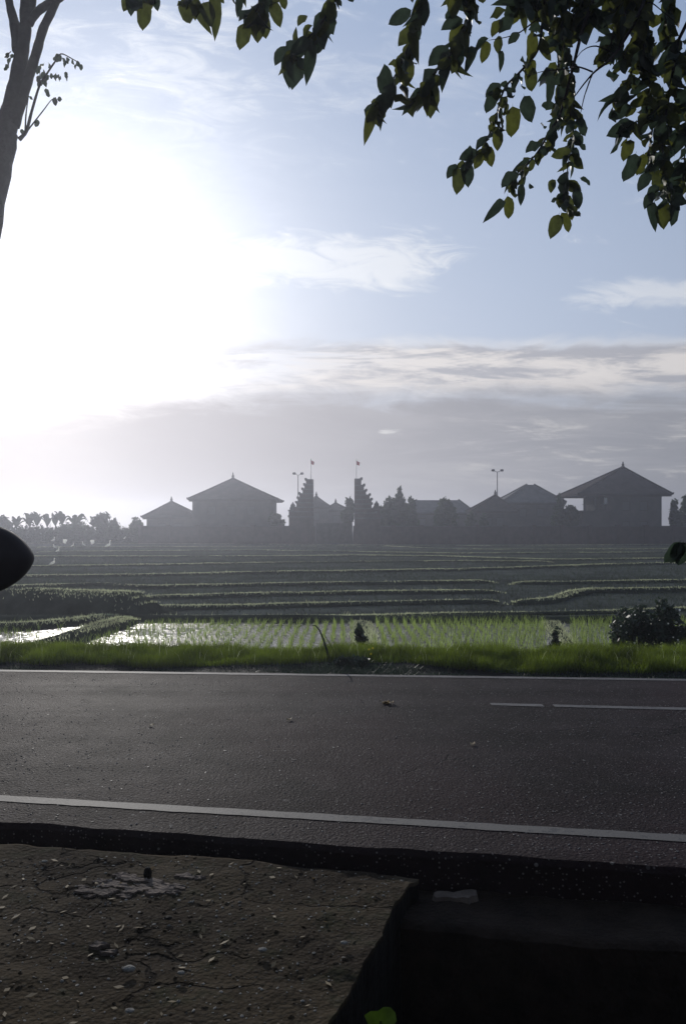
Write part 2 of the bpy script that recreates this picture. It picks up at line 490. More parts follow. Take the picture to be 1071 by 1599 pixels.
M = {}
M['asphalt'] = asphalt_mat()
M['paint'] = paint_mat('worn_white_paint', 0.525)
M['paint_faint'] = paint_mat('faded_white_paint', 0.495, (0.12, 0.11, 0.105))
M['paint_far'] = paint_mat('dusty_edge_paint', 0.50, (0.13, 0.115, 0.11))
M['verge'] = verge_mat()
M['water'] = water_mat()
M['ditch'] = mat('wet_dark_soil_and_shade', (0.012, 0.011, 0.010), 0.8, 0.5, 6, 0.6, 30, spec=0.15)  # ditch soil; also painted shade on the cut faces of the verge
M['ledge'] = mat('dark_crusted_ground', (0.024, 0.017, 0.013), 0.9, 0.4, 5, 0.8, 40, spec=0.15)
M['concrete'] = mat('broken_concrete', (0.15, 0.12, 0.10), 1.0, 0.3, 9, 0.7, 60)
M['stone'] = mat('pale_stone', (0.20, 0.19, 0.17), 0.8, 0.4, 30, 0.4, 90)
M['grit'] = mat('pale_grit', (0.11, 0.10, 0.095), 0.5, 0.7, 30, 0.2, 90, spec=0.5)
M['mud'] = mat('field_mud', (0.080, 0.088, 0.078), 1.0, 0.35, 0.6, 0.6, 5, spec=0.0)
M['bund'] = mat('bund_earth', (0.050, 0.056, 0.042), 1.0, 0.4, 1.2, 0.7, 9, spec=0.0)
M['grass'] = mat('verge_grass', (0.095, 0.125, 0.026), 0.6, 0.45, 1.7, trans=0.55)
M['seed'] = mat('rice_seedling', (0.23, 0.29, 0.10), 0.55, 0.25, 1.2, trans=0.55)
M['rice'] = mat('far_rice', (0.080, 0.095, 0.072), 0.9, 0.35, 0.15, trans=0.15, spec=0.0)
M['bundgrass'] = mat('bund_grass', (0.34, 0.36, 0.24), 0.7, 0.35, 0.5, trans=0.6)
M['leaf'] = mat('leaf_olive', (0.060, 0.070, 0.024), 0.5, 0.35, 3, trans=0.38, spec=0.4)
M['leaf2'] = mat('leaf_dark_green', (0.034, 0.050, 0.034), 0.45, 0.35, 3, trans=0.28, spec=0.4)
M['leaf3'] = mat('leaf_yellow_green', (0.070, 0.078, 0.022), 0.5, 0.3, 3, trans=0.4, spec=0.4)
M['bark'] = mat('bark', (0.026, 0.021, 0.022), 0.9, 0.4, 8, 0.8, 30)
M['far_leaf'] = mat('far_foliage', (0.040, 0.060, 0.026), 0.85, 0.4, 0.8, trans=0.25, spec=0.1)
M['wall'] = mat('weathered_plaster', (0.11, 0.105, 0.10), 1.0, 0.2, 0.8, 0.2, 8, spec=0.0)
M['brickwall'] = mat('red_brick_wall', (0.075, 0.055, 0.050), 1.0, 0.3, 1.5, 0.3, 10, spec=0.0)
M['roof'] = mat('clay_roof_tiles', (0.060, 0.048, 0.044), 1.0, 0.3, 1.2, 0.4, 9, spec=0.0)
M['greyroof'] = mat('grey_roof_tiles', (0.10, 0.10, 0.10), 0.9, 0.3, 1.2, 0.4, 9, spec=0.1)
M['wood'] = mat('dark_timber', (0.06, 0.045, 0.035), 0.8, 0.3, 4)
M['dark'] = mat('dark_lamp_casing', (0.03, 0.03, 0.032), 0.7, 0.2, 3)  # dark casing of the floodlight heads
M['glass'] = mat('window_glass', (0.07, 0.075, 0.08), 0.3, 0.1, 3, spec=0.6)
M['carved'] = mat('carved_grey_stone', (0.08, 0.078, 0.075), 1.0, 0.35, 2.0, 0.8, 10)
M['white'] = mat('white_feathers', (0.85, 0.84, 0.80), 0.8, 0.04, 8, trans=0.5)
M['beak'] = mat('yellow_beak', (0.55, 0.35, 0.05), 0.6, 0.1, 8)
M['blackleg'] = mat('dark_leg', (0.03, 0.03, 0.03), 0.6, 0.1, 8)
M['metal'] = mat('galvanised_metal', (0.30, 0.30, 0.31), 0.5, 0.15, 5, metal=0.6)
M['red'] = mat('red_cloth', (0.45, 0.04, 0.035), 0.8, 0.15, 3, trans=0.3)
M['whitecloth'] = mat('white_cloth', (0.7, 0.7, 0.68), 0.8, 0.1, 3, trans=0.3)
M['plastic'] = mat('black_plastic', (0.020, 0.017, 0.023), 0.8, 0.15, 12, spec=0.4)
M['vanpaint'] = mat('silver_car_paint', (0.32, 0.33, 0.35), 0.3, 0.05, 4, metal=0.4, spec=0.6)
M['rubber'] = mat('tyre_rubber', (0.02, 0.02, 0.02), 0.8, 0.2, 8)
M['dryleaf'] = mat('dry_leaf', (0.22, 0.17, 0.10), 0.7, 0.3, 9, trans=0.2)
M['limeleaf'] = mat('lime_green_leaf', (0.035, 0.060, 0.012), 0.6, 0.3, 20, trans=0.2)
M['yellow'] = mat('yellow_petal', (0.40, 0.34, 0.06), 0.6, 0.15, 9, trans=0.3)

# ------------------------------------------------------------------ ground structure
ZF = -0.5        # rice field level
ZV = -0.07       # near verge level
def road_edge(x): return 4.20 - 0.165 * x
def bendx(x, a, k=0.09):
    """slope a inside the view, a gentler slope k outside it"""
    if x < -3: return -a * 3 + (x + 3) * k
    if x > 4: return a * 4 + (x - 4) * k
    return a * x
def near_edge(x): return 4.20 + bendx(x, -0.165, -0.09)
def near_line(x): return 4.60 + bendx(x, -0.154, -0.09)
def far_line(x): return 9.02 + bendx(x, -0.070, -0.072)
def far_edge(x): return far_line(x) + 0.15

# ground far around
gm_ = bpy.data.meshes.new('ground')
yn = far_edge(0)
xs = [-300, -60, -20, 20, 60, 300]
vv_ = []; ff_ = []
for x in xs: vv_ += [(x, far_edge(x) + 0.15 if abs(x) <= 60 else far_edge(60 * (1 if x > 0 else -1)), -0.53), (x, 330, -0.53)]
for i in range(len(xs) - 1): ff_.append((2 * i, 2 * i + 2, 2 * i + 3, 2 * i + 1))
gm_.from_pydata(vv_, [], ff_); gm_.update()
tag(mesh_obj('ground', gm_, M['mud']), kind='structure')

# road
def strip(fa, fb, xs, za, zb=None, name='strip', sub=1):
    vs = []; fs = []
    for x in xs:
        for j in range(sub + 1):
            t = j / sub
            vs.append((x, fa(x) * (1 - t) + fb(x) * t, za if zb is None else za * (1 - t) + zb * t))
    n = sub + 1
    for i in range(len(xs) - 1):
        for j in range(sub):
            fs.append((i * n + j, (i + 1) * n + j, (i + 1) * n + j + 1, i * n + j + 1))
    me = bpy.data.meshes.new(name); me.from_pydata(vs, [], fs); me.update(); return me

xs_road = [-62 + 0.5 * i for i in range(249)]
# top surface with ragged near edge and a face 0.3 m deep
nx = 900; X = np.linspace(-62, 62, nx)
X = np.sort(np.concatenate([X, np.linspace(-4, 5, 500)]))
ne = np.array([near_edge(x) for x in X]) + fbm(X, X * 0, 0.35, 4, 2.0) * 0.035
fe = np.array([far_edge(x) for x in X]) + fbm(X, X * 0, 0.5, 4, 9.0) * 0.06
V = []
for k, (yy, zz) in enumerate(((ne + 0.015, -0.42), (ne, -0.03), (ne + 0.02, 0.0), (ne * 0.66 + fe * 0.34, 0.0), (fe * 0.66 + ne * 0.34, 0.0), (fe - 0.06, 0.0), (fe, -0.04), (fe + 0.02, -0.42))):
    V.append(np.stack([X, yy, np.full_like(X, zz)], 1))
n = len(X); V = np.concatenate(V, 0)
Fq = np.concatenate([np.stack([np.arange(n - 1) + k * n, np.arange(1, n) + k * n, np.arange(1, n) + (k + 1) * n, np.arange(n - 1) + (k + 1) * n], 1) for k in range(7)], 0)
tag(mesh_obj('road', np_mesh('road', V, Fq), M['asphalt']), kind='structure')

def marking(name, fc, hw, x0, x1, m, z=0.004):
    n = int((x1 - x0) / 0.03); X = np.linspace(x0, x1, n)
    c = np.array([fc(x) for x in X])
    a = c - hw + fbm(X, X * 0, 0.12, 3, 4.0) * hw * 0.16
    b = c + hw + fbm(X, X * 0, 0.12, 3, 8.0) * hw * 0.16
    V = np.concatenate([np.stack([X, a, np.full_like(X, z)], 1), np.stack([X, b, np.full_like(X, z)], 1)], 0)
    Fq = np.stack([np.arange(n - 1), np.arange(1, n), np.arange(1, n) + n, np.arange(n - 1) + n], 1)
    return tag(mesh_obj(name, np_mesh(name, V, Fq), m), kind='structure')
marking('road_edge_line', near_line, 0.050, -40, 40, M['paint'])
marking('road_edge_line', far_line, 0.055, -40, 40, M['paint_far'])
def centre(x): return 7.71 - 0.107 * x
for (a, b) in ((1.45, 1.95), (2.05, 3.6)):
    marking('road_centre_line', centre, 0.05, a, b, M['paint_faint'])
for k in (-3, -2, -1, 1, 2):
    marking('road_centre_line', centre if abs(k) < 2 else (lambda x: 7.71 - 0.085 * x), 0.05, k * 6 + 4.5, k * 6 + 7.2, M['paint_faint']) if k != -1 else None

# verge beyond the road: dark strip falling to the field
nx = 500; X = np.linspace(-50, 50, nx)
rows = []
prof = [(0.015, -0.03), (0.10, -0.06), (0.3, -0.05), (0.6, -0.01), (1.1, 0.02), (1.6, -0.02), (2.0, -0.3), (2.4, -0.56)]
for d, z in prof:
    yy = np.array([far_edge(x) for x in X]) + d
    rows.append(np.stack([X, yy, z + fbm(X, yy, 0.8, 4, 3.0) * (0.05 if d > 0.1 else 0.01)], 1))
V = np.concatenate(rows, 0)
Fq = np.concatenate([np.stack([np.arange(nx - 1) + k * nx, np.arange(1, nx) + k * nx, np.arange(1, nx) + (k + 1) * nx, np.arange(nx - 1) + (k + 1) * nx], 1) for k in range(len(prof) - 1)], 0)
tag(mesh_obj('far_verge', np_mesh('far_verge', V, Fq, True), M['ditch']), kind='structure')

def vrel(x, y):
    return fbm(x, y, 0.9, 5, 1.0) * 0.03 + fbm(x, y, 0.10, 3, 6.0) * 0.008 + np.clip(fbm(x * .6 + y * .5, y, 0.8, 4, 12.0) * 12, 0, 1) * 0.012
# near verge (left of the ditch), height-field
def Lx(y): return 0.39 + (y - 4.07) * (0.47 / 1.24)      # edge of the slab beside the ditch
nx, ny = 420, 260
T = np.linspace(0, 1, nx)[None, :] ** 0.6; Yt = np.linspace(0, 1, ny)[:, None]
Y0 = 0.75; 
Xg = np.zeros((ny, nx)); Yg = np.zeros((ny, nx))
for j in range(ny):
    for_edge = 4.13
    y = Y0 + (4.1 - Y0) * j / (ny - 1)
    xr = Lx(y) + 0.05 * float(fbm(np.array([y]), np.array([0.3]), 0.5, 4, 3.3)[0]) + .012 * float(fbm(np.array([y]), np.array([5.3]), 0.06, 2, 3.3)[0])
    Xg[j] = -25 + (xr + 25) * (1 - (1 - np.linspace(0, 1, nx)) ** 2.2)
    Yg[j] = Y0 + (np.array([near_edge(x) - 0.13 for x in Xg[j]]) - Y0) * (j / (ny - 1))
H = vrel(Xg, Yg)
Zg = ZV + H
Zg[:, -1] = -1.15; Xg[:, -1] += 0.01
Zg[:, -2] -= 0.02
Zg[-1, :] = -0.40; Yg[-1, :] += 0.015
V = np.stack([Xg, Yg, Zg], 2).reshape(-1, 3)
idx = np.arange(nx * ny).reshape(ny, nx)
Fq = np.stack([idx[:-1, :-1], idx[:-1, 1:], idx[1:, 1:], idx[1:, :-1]], 2).reshape(-1, 4)
nv_ = tag(mesh_obj('near_verge', np_mesh('near_verge', V, Fq, True), M['verge']), kind='structure')
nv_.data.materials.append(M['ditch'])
mi_ = np.zeros((ny - 1, nx - 1), dtype=np.int32); mi_[:, -1] = 1; mi_[-1, :] = 1  # cut faces take the dark soil to paint in their shade
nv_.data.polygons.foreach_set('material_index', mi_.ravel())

# floor of a slot added to deepen the shade between road and verge, ditch walls, ledge, ditch floor and the bank under the camera
gt = MB()
gt.poly([(-25, near_edge(-25) - 0.3, -0.33), (0.45, near_edge(.45) - 0.3, -0.33), (0.45, near_edge(.45) + .05, -0.33), (-25, near_edge(-25) + .05, -0.33)], [(0, 1, 2, 3)])
tag(gt.build('shade_slot', M['ditch']), kind='structure')
# ledge at the right
nx, ny = 220, 24
Xs = 0.12 + 19.9 * np.linspace(0, 1, nx) ** 1.6
rows = []
for j in range(ny):
    t = j / (ny - 1)
    nearY = np.array([near_edge(x) for x in Xs]) - 0.42 + fbm(Xs, Xs * 0, 0.3, 3, 5.0) * 0.05
    farY = np.array([near_edge(x) for x in Xs]) + 0.03
    yy = nearY * (1 - t) + farY * t
    zz = -0.20 + fbm(Xs, yy, 0.4, 4, 2.0) * 0.035
    zz -= 0.05 * np.clip(1 - t * 6, 0, 1) ** 2
    if j == 0: zz = np.full_like(Xs, -1.15); yy = yy + 0.06
    rows.append(np.stack([Xs, yy, zz], 1))
V = np.concatenate(rows, 0); idx = np.arange(nx * ny).reshape(ny, nx)
Fq = np.stack([idx[:-1, :-1], idx[:-1, 1:], idx[1:, 1:], idx[1:, :-1]], 2).reshape(-1, 4)
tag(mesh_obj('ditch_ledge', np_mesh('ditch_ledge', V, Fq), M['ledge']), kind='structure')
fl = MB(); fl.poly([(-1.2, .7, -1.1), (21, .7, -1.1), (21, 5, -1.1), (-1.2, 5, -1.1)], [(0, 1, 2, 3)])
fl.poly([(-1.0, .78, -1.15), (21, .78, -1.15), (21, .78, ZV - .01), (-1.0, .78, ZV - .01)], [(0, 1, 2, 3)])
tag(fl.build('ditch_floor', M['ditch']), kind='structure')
bk = MB(); bk.poly([(-40, -20, ZV - .01), (25, -20, ZV - .01), (25, .77, ZV - .01), (-40, .77, ZV - .01)], [(0, 1, 2, 3)])
bk.poly([(-40, .77, ZV - .012), (-24.9, .77, ZV - .012), (-24.9, 6.2, ZV - .012), (-40, 7.5, ZV - .012)], [(0, 1, 2, 3)])
tag(bk.build('near_bank', M['verge']), kind='structure')

# loose stones, stuff
def stones(n, pts, smin, smax, name, m):
    ico = bmesh.new(); bmesh.ops.create_icosphere(ico, subdivisions=1, radius=1)
    bv = np.array([v.co[:] for v in ico.verts]); bf = np.array([[v.index for v in f.verts] for f in ico.faces]); ico.free()
    nb = len(bv)
    s = smin * (smax / smin) ** rng.uniform(0, 1, n) ** 1.0
    th = rng.uniform(0, 2 * PI, n)
    sc3 = np.stack([s * rng.uniform(.7, 1.5, n), s * rng.uniform(.7, 1.2, n), s * rng.uniform(.35, .8, n)], 1)
    jit = 1 + rng.uniform(-.25, .25, (n, nb, 1))
    v = bv[None] * jit * sc3[:, None, :]
    x = v[..., 0] * np.cos(th)[:, None] - v[..., 1] * np.sin(th)[:, None]
    y = v[..., 0] * np.sin(th)[:, None] + v[..., 1] * np.cos(th)[:, None]
    v = np.stack([x, y, v[..., 2]], 2) + pts[:, None, :]
    f = (bf[None] + (np.arange(n) * nb)[:, None, None]).reshape(-1, 3)
    return tag(mesh_obj(name, np_mesh(name, v.reshape(-1, 3), f), m), kind='stuff')

def verge_h(x, y):
    return ZV + vrel(x, y)
n = 2000
yy = rng.uniform(2.3, 4.2, n); xx = rng.uniform(-2.3, 0.35, n)
ok = (xx < (0.39 + (yy - 4.07) * 0.379) - .04) & (yy < 4.2 - .165 * xx - .16)
xx, yy = xx[ok], yy[ok]
stones(len(xx), np.stack([xx, yy, verge_h(xx, yy)], 1), 0.0018, 0.0085, 'gravel', M['stone'])
n = 700
yy = rng.uniform(2.3, 4.2, n); xx = rng.uniform(-2.3, 0.35, n)
ok = (xx < (0.39 + (yy - 4.07) * 0.379) - .04) & (yy < 4.2 - .165 * xx - .16)
xx, yy = xx[ok], yy[ok]
stones(len(xx), np.stack([xx, yy, verge_h(xx, yy)], 1), 0.004, 0.013, 'gravel', M['verge'])
n = 9000
xx = -4.5 + 9 * rng.uniform(0, 1, n) ** 1.35; yy = 4.3 - .16 * xx + rng.uniform(0, 1, n) ** 1.2 * 4.4
ok = fbm(xx, yy, .9, 3, 15.0) + rng.uniform(-.6, .6, n) > -.15
xx, yy = xx[ok], yy[ok]; n = len(xx)
stones(n, np.stack([xx, yy, np.full(n, 0.001)], 1), 0.0020, 0.0075, 'road_grit', M['grit'])

# ------------------------------------------------------------------ rice field: water, bunds, seedlings, rice
# flooded near paddies
pw = MB(); pw.poly([(-14, 10.6, ZF), (14, 10.4, ZF), (14, 18.2, ZF), (-14, 18.2, ZF)], [(0, 1, 2, 3)])
tag(pw.build('paddy_water', M['water']), kind='structure')

def ridge(pts, w, h, name='field_bund', m=None, zb=ZF, ragged=0.22, res=0.18):
    """earth bund along a polyline (x,y) list with half width w and height h"""
    P2 = [Vector((p[0], p[1])) for p in pts]
    out = []
    for a, b in zip(P2[:-1], P2[1:]):
        k = max(2, int((b - a).length / res)); k = min(k, 400)
        for i in range(k): out.append(a.lerp(b, i / k))
    out.append(P2[-1])
    A = np.array([[p.x, p.y] for p in out]); n = len(A)
    # smooth
    for _ in range(6): A[1:-1] = (A[:-2] + 2 * A[1:-1] + A[2:]) / 4
    T_ = np.gradient(A, axis=0); T_ /= np.maximum(1e-6, np.hypot(T_[:, 0], T_[:, 1]))[:, None]
    N_ = np.stack([-T_[:, 1], T_[:, 0]], 1)
    wig = fbm(A[:, 0], A[:, 1], 2.5, 4, 5.0) * w * ragged
    hh = h * (1 + fbm(A[:, 0], A[:, 1], 1.3, 4, 8.0) * ragged)
    ed = np.clip(np.minimum(np.arange(n), np.arange(n)[::-1]) / max(3, .5 / res), 0, 1) ** .5; hh = hh * ed
    cross = [(-1.0, -0.06), (-0.75, 0.55), (-0.45, 0.95), (0.0, 1.0), (0.45, 0.92), (0.8, 0.5), (1.1, -0.06)]
    rows = [np.stack([A[:, 0] + N_[:, 0] * (w * c + wig), A[:, 1] + N_[:, 1] * (w * c + wig), zb + hh * z], 1) for c, z in cross]
    V = np.concatenate(rows, 0); k = len(cross)
    Fq = np.concatenate([np.stack([np.arange(n - 1) + j * n, np.arange(1, n) + j * n, np.arange(1, n) + (j + 1) * n, np.arange(n - 1) + (j + 1) * n], 1) for j in range(k - 1)], 0)
    tag(mesh_obj(name, np_mesh(name, V, Fq, True), m or M['bund']), kind='structure')
    top = np.stack([A[:, 0] + N_[:, 0] * wig, A[:, 1] + N_[:, 1] * wig, zb + hh], 1)
    return top, N_, w

tracks = [
    ([(-60, 847), (14, 848), (400, 849.5), (720, 852), (1040, 850), (1150, 850)], .5, .28),
    ([(60, 854), (400, 853), (560, 852.5)], .4, .25),
    ([(600, 852.3), (720, 857.5), (1060, 857)], .4, .25),
    ([(60, 861), (400, 858.5), (720, 863.6), (1150, 861)], .4, .28),
    ([(-60, 868), (14, 868), (400, 868), (560, 866.5), (700, 868), (860, 873), (1150, 870)], .38, .28),
    ([(-60, 884), (14, 884), (300, 880), (400, 878), (700, 875), (860, 876)], .32, .26),
    ([(-60, 899), (60, 898), (241, 896), (400, 892), (560, 890), (720, 888), (860, 883), (1000, 879), (1150, 877)], .32, .30),
    ([(-60, 916), (14, 914), (160, 910), (230, 914), (400, 910.5), (560, 908), (770, 906)], .28, .30),
    ([(800, 908), (920, 907), (1056, 905), (1150, 904)], .28, .28),
    ([(160, 932), (200, 931), (400, 925.7), (600, 922), (780, 921)], .25, .28),
    ([(210, 946), (280, 945), (400, 943.5), (560, 939), (780, 936)], .22, .27),
    ([(800, 936), (860, 933), (895, 922), (930, 918), (990, 919), (1056, 917), (1150, 916)], .28, .40),
    ([(220, 963), (500, 962), (700, 957), (950, 953), (1056, 949), (1150, 946)], .20, .16),
]
tops = []
for pts, w, h in tracks:
    h = h * .32; w = w * .8
    wp_ = []
    for (px, py) in pts:
        q = G(px, py, ZF + h)
        wp_.append((q.x, q.y))
    tops.append(ridge(wp_, w, h) + (h,))
# cross bunds among the near paddies and a grassy bank at the left
tops_near = []
tops_near.append(ridge([(-14, 18.4), (-3, 18.3), (4, 18.2), (14, 18.4)], .28, .14) + (.2,))
a0 = G(565, 975, ZF); a1 = G(575, 1035, ZF)
tops_near.append(ridge([(a0.x, 18.2), (a1.x, 11.2)], .16, .07) + (.2,))
a0 = G(868, 975, ZF); a1 = G(880, 1035, ZF)
tops_near.append(ridge([(a0.x, 18.2), (a1.x, 11.2)], .16, .07) + (.2,))
a0 = G(205, 962, ZF + .15); a1 = G(60, 1008, ZF + .15); a2 = G(-30, 1030, ZF + .15)
tops_near.append(ridge([(a0.x, a0.y), (a1.x, a1.y), (a2.x, a2.y)], .24, .22) + (.2,))
a0 = G(-60, 985, ZF); a1 = G(60, 981, ZF); a2 = G(190, 966, ZF)
tops_near.append(ridge([(a0.x, a0.y), (a1.x, a1.y), (a2.x, a2.y)], .20, .16) + (.2,))
for t_ in tops_near[1:]: tops.append(t_)
# raised bank
bank_top = ridge([(-15, 21.2), (-9, 20.6), (-7.2, 20.2), (-6.0, 19.8), (-4.9, 19.4)], 1.0, .55, 'grassy_bank', ragged=.25)
tops.append(bank_top + (.55,))

# grass along the bund tops (stuff)
Vs = []; Fs = []; off = 0
def addbl(base, h, w, lean, seg=2):
    global off
    v_, q_ = blades(base, h, w, lean, seg)
    Vs.append(v_); Fs.append(q_ + off); off += len(v_)
for top, N_, w, h in tops:
    n = len(top)
    y = top[:, 1]
    step = np.hypot(*(np.gradient(top[:, :2], axis=0).T))
    cnt = np.clip(step * 9000 / np.maximum(y, 15), 1, 120).astype(int)
    dens = np.clip(0.75 + fbm(top[:, 0], top[:, 1], 3.0, 3, 3.0) * 1.3, 0.1, 1)
    cnt = np.maximum(0, (cnt * dens)).astype(int)
    idx = np.repeat(np.arange(n), cnt); k = len(idx)
    if k == 0: continue
    o = rng.normal(0, .38, k) * w
    b = top[idx].copy(); b[:, 0] += N_[idx, 0] * o + rng.uniform(-.2, .2, k); b[:, 1] += N_[idx, 1] * o
    b[:, 2] -= 0.03 + (o / w) ** 2 * h * .25
    hh = rng.uniform(.035, .085, k) * (1 + (rng.uniform(0, 1, k) > .985) * 1.0)
    ww = 0.008 + y[idx] * 0.0006
    addbl(b, hh, ww, rng.normal(0, .35, (k, 2)), 1)
tag(mesh_obj('bund_grass', np_mesh('bund_grass', np.concatenate(Vs), np.concatenate(Fs)), M['bundgrass']), kind='stuff')

# far rice (stuff): sparse blades over the terraces
Vs = []; Fs = []; off = 0
n = 150000
yy = 19 + (96 - 19) * rng.uniform(0, 1, n) ** 0.85
xx = rng.uniform(-.52, .52, n) * yy
row = np.round(yy / .28) * .28
b = np.stack([xx, row + rng.normal(0, .03, n), np.full(n, ZF - .04)], 1)
dens = fbm(xx, yy, 6, 3, 21.0)
keep = rng.uniform(0, 1, n) < np.clip(.75 + dens, .15, 1)
b = b[keep]; yy = yy[keep]; k = len(b)
addbl(b, rng.uniform(.06, .16, k), .012 + yy * .0007, rng.normal(0, .35, (k, 2)), 1)
tag(mesh_obj('rice_plants', np_mesh('rice_plants', np.concatenate(Vs), np.concatenate(Fs)), M['rice']), kind='stuff')

# seedlings in rows in the near paddies (stuff)
Vs = []; Fs = []; off = 0
pts = []
for r_ in np.arange(10.9, 18.0, .24):
    for c_ in np.arange(-10, 10, .20):
        x = c_ + rng.normal(0, .018); y = r_ + 0.10 * c_ * .2 + rng.normal(0, .02)
        px = CX + x * F / y
        # bare water near the left corner and along the cross bunds
        py = HOR + (CAMH - ZF) * F / y
        lb = 60 + (1008 - py) * (145 / 46.)      # diagonal bund
        if abs(px - lb) < 34: continue
        if px < lb and rng.uniform() < .65: continue
        if 565 - 14 < px < 565 + 20 or 868 - 16 < px < 868 + 22: continue
        if px < 560 and rng.uniform() < (.08 if px > 300 else .25): continue
        pts.append((x, y))
pts = np.array(pts)
for_ = 9
base = np.repeat(pts, for_, 0) + rng.normal(0, .022, (len(pts) * for_, 2))
b = np.concatenate([base, np.full((len(base), 1), ZF - .01)], 1); k = len(b)
tall = np.where(CX + b[:, 0] * F / b[:, 1] > 560, 1.0, .75)
addbl(b, rng.uniform(.14, .27, k) * tall, rng.uniform(.008, .014, k), rng.normal(0, .30, (k, 2)), 2)
tag(mesh_obj('rice_seedlings', np_mesh('rice_seedlings', np.concatenate(Vs), np.concatenate(Fs)), M['seed']), kind='stuff')

# green grass strip beyond the road (stuff)
Vs = []; Fs = []; off = 0
n = 150000
xx = rng.uniform(-8.5, 8.5, n)
fe_ = 9.02 - .07 * xx + .15
d = rng.uniform(.2, 1.8, n) ** 1.0
edge = .46 + fbm(xx, xx * 0, .6, 4, 14.0) * .2 + .25 * np.exp(-((xx - .2) / .9) ** 2)
ok = d > edge
xx, d, fe_ = xx[ok], d[ok], fe_[ok]; k = len(xx)
yy = fe_ + d
zz = np.interp(d, [p[0] for p in prof], [p[1] for p in prof]) + fbm(xx, yy, .8, 4, 3.0) * .05 - .01
cl = np.clip(.8 + fbm(xx, yy, .35, 3, 31.0) * .6, .3, 1.4)
hh = rng.uniform(.10, .20, k) * cl * np.clip(.6 + d * .5, .5, 1.1) * (1 + .10 * np.clip(xx, -2, 5) * .3)
addbl(np.stack([xx, yy, zz], 1), hh, rng.uniform(.004, .010, k), rng.normal(0, .28, (k, 2)), 2)
tag(mesh_obj('verge_grass', np_mesh('verge_grass', np.concatenate(Vs), np.concatenate(Fs)), M['grass']), kind='stuff')
Vs = []; Fs = []; off = 0
n = 500
xx = rng.uniform(-8.5, 8.5, n); d = rng.uniform(.6, 1.7, n); yy = 9.17 - .07 * xx + d
addbl(np.stack([xx, yy, np.interp(d, [p[0] for p in prof], [p[1] for p in prof])], 1), rng.uniform(.14, .26, n), rng.uniform(.004, .007, n), rng.normal(0, .35, (n, 2)), 2)
tag(mesh_obj('dry_grass', np_mesh('dry_grass', np.concatenate(Vs), np.concatenate(Fs)), M['bundgrass']), kind='stuff')
# dark low weeds at the road edge (stuff)
Vs = []; Fs = []; off = 0
n = 26000
xx = rng.uniform(-8.5, 8.5, n); d = rng.uniform(.0, .55, n)
yy = 9.17 - .07 * xx + d
zz = np.interp(d, [p[0] for p in prof], [p[1] for p in prof]) - .01
ok = fbm(xx, yy, .5, 3, 41.0) + np.where(np.abs(xx - .1) < 1.4, .35, 0) > -.1
xx, yy, zz = xx[ok], yy[ok], zz[ok]; k = len(xx)
bmp = .5 + 1.1 * np.exp(-((xx - .15) / .9) ** 2)
addbl(np.stack([xx, yy, zz], 1), rng.uniform(.02, .09, k) * bmp, rng.uniform(.005, .014, k), rng.normal(0, .6, (k, 2)), 1)
tag(mesh_obj('roadside_weeds', np_mesh('roadside_weeds', np.concatenate(Vs), np.concatenate(Fs)), M['leaf2']), kind='stuff')
# ------------------------------------------------------------------ haze
hz = MB(); hz.box(-305, 305, -32, 335, -3.0, 11.7)
hm = bpy.data.materials.new('haze_air'); hm.use_nodes = True
hn = hm.node_tree; hn.nodes.clear()
pv = hn.nodes.new('ShaderNodeVolumePrincipled'); ho = hn.nodes.new('ShaderNodeOutputMaterial')
pv.inputs['Color'].default_value = (0.73, 0.77, 0.89, 1); pv.inputs['Density'].default_value = 0.0022
pv.inputs['Anisotropy'].default_value = 0.74
hn.links.new(pv.outputs[0], ho.inputs['Volume'])
tag(hz.build('haze', hm), kind='stuff')

# ------------------------------------------------------------------ far buildings
YB = 104.0
def roof_part(root, name, x0, x1, y0, y1, ze, rx0, rx1, ry0, ry1, zr, m, th=.18, flare=0.0):
    """hip roof: eave rectangle, ridge rectangle (may be a point)"""
    mb = MB()
    e = [(x0, y0, ze + flare), (x1, y0, ze + flare), (x1, y1, ze + flare), (x0, y1, ze + flare)]
    r = [(rx0, ry0, zr), (rx1, ry0, zr), (rx1, ry1, zr), (rx0, ry1, zr)]
    # mid ring gives the slope a slight sag
    mid = [tuple(a[i] * .55 + b[i] * .45 - (0.10 if i == 2 else 0) for i in range(3)) for a, b in zip(e, r)]
    mb.poly(e + mid + r, [(i, (i + 1) % 4, 4 + (i + 1) % 4, 4 + i) for i in range(4)] + [(4 + i, 4 + (i + 1) % 4, 8 + (i + 1) % 4, 8 + i) for i in range(4)] + [(8, 9, 10, 11)])
    eb = [(p[0], p[1], p[2] - th) for p in e]
    mb.poly(e + eb, [(i, 4 + i, 4 + (i + 1) % 4, (i + 1) % 4) for i in range(4)] + [(4, 7, 6, 5)])
    rf = mb.build(name, m, root)
    return rf, e, mid, r


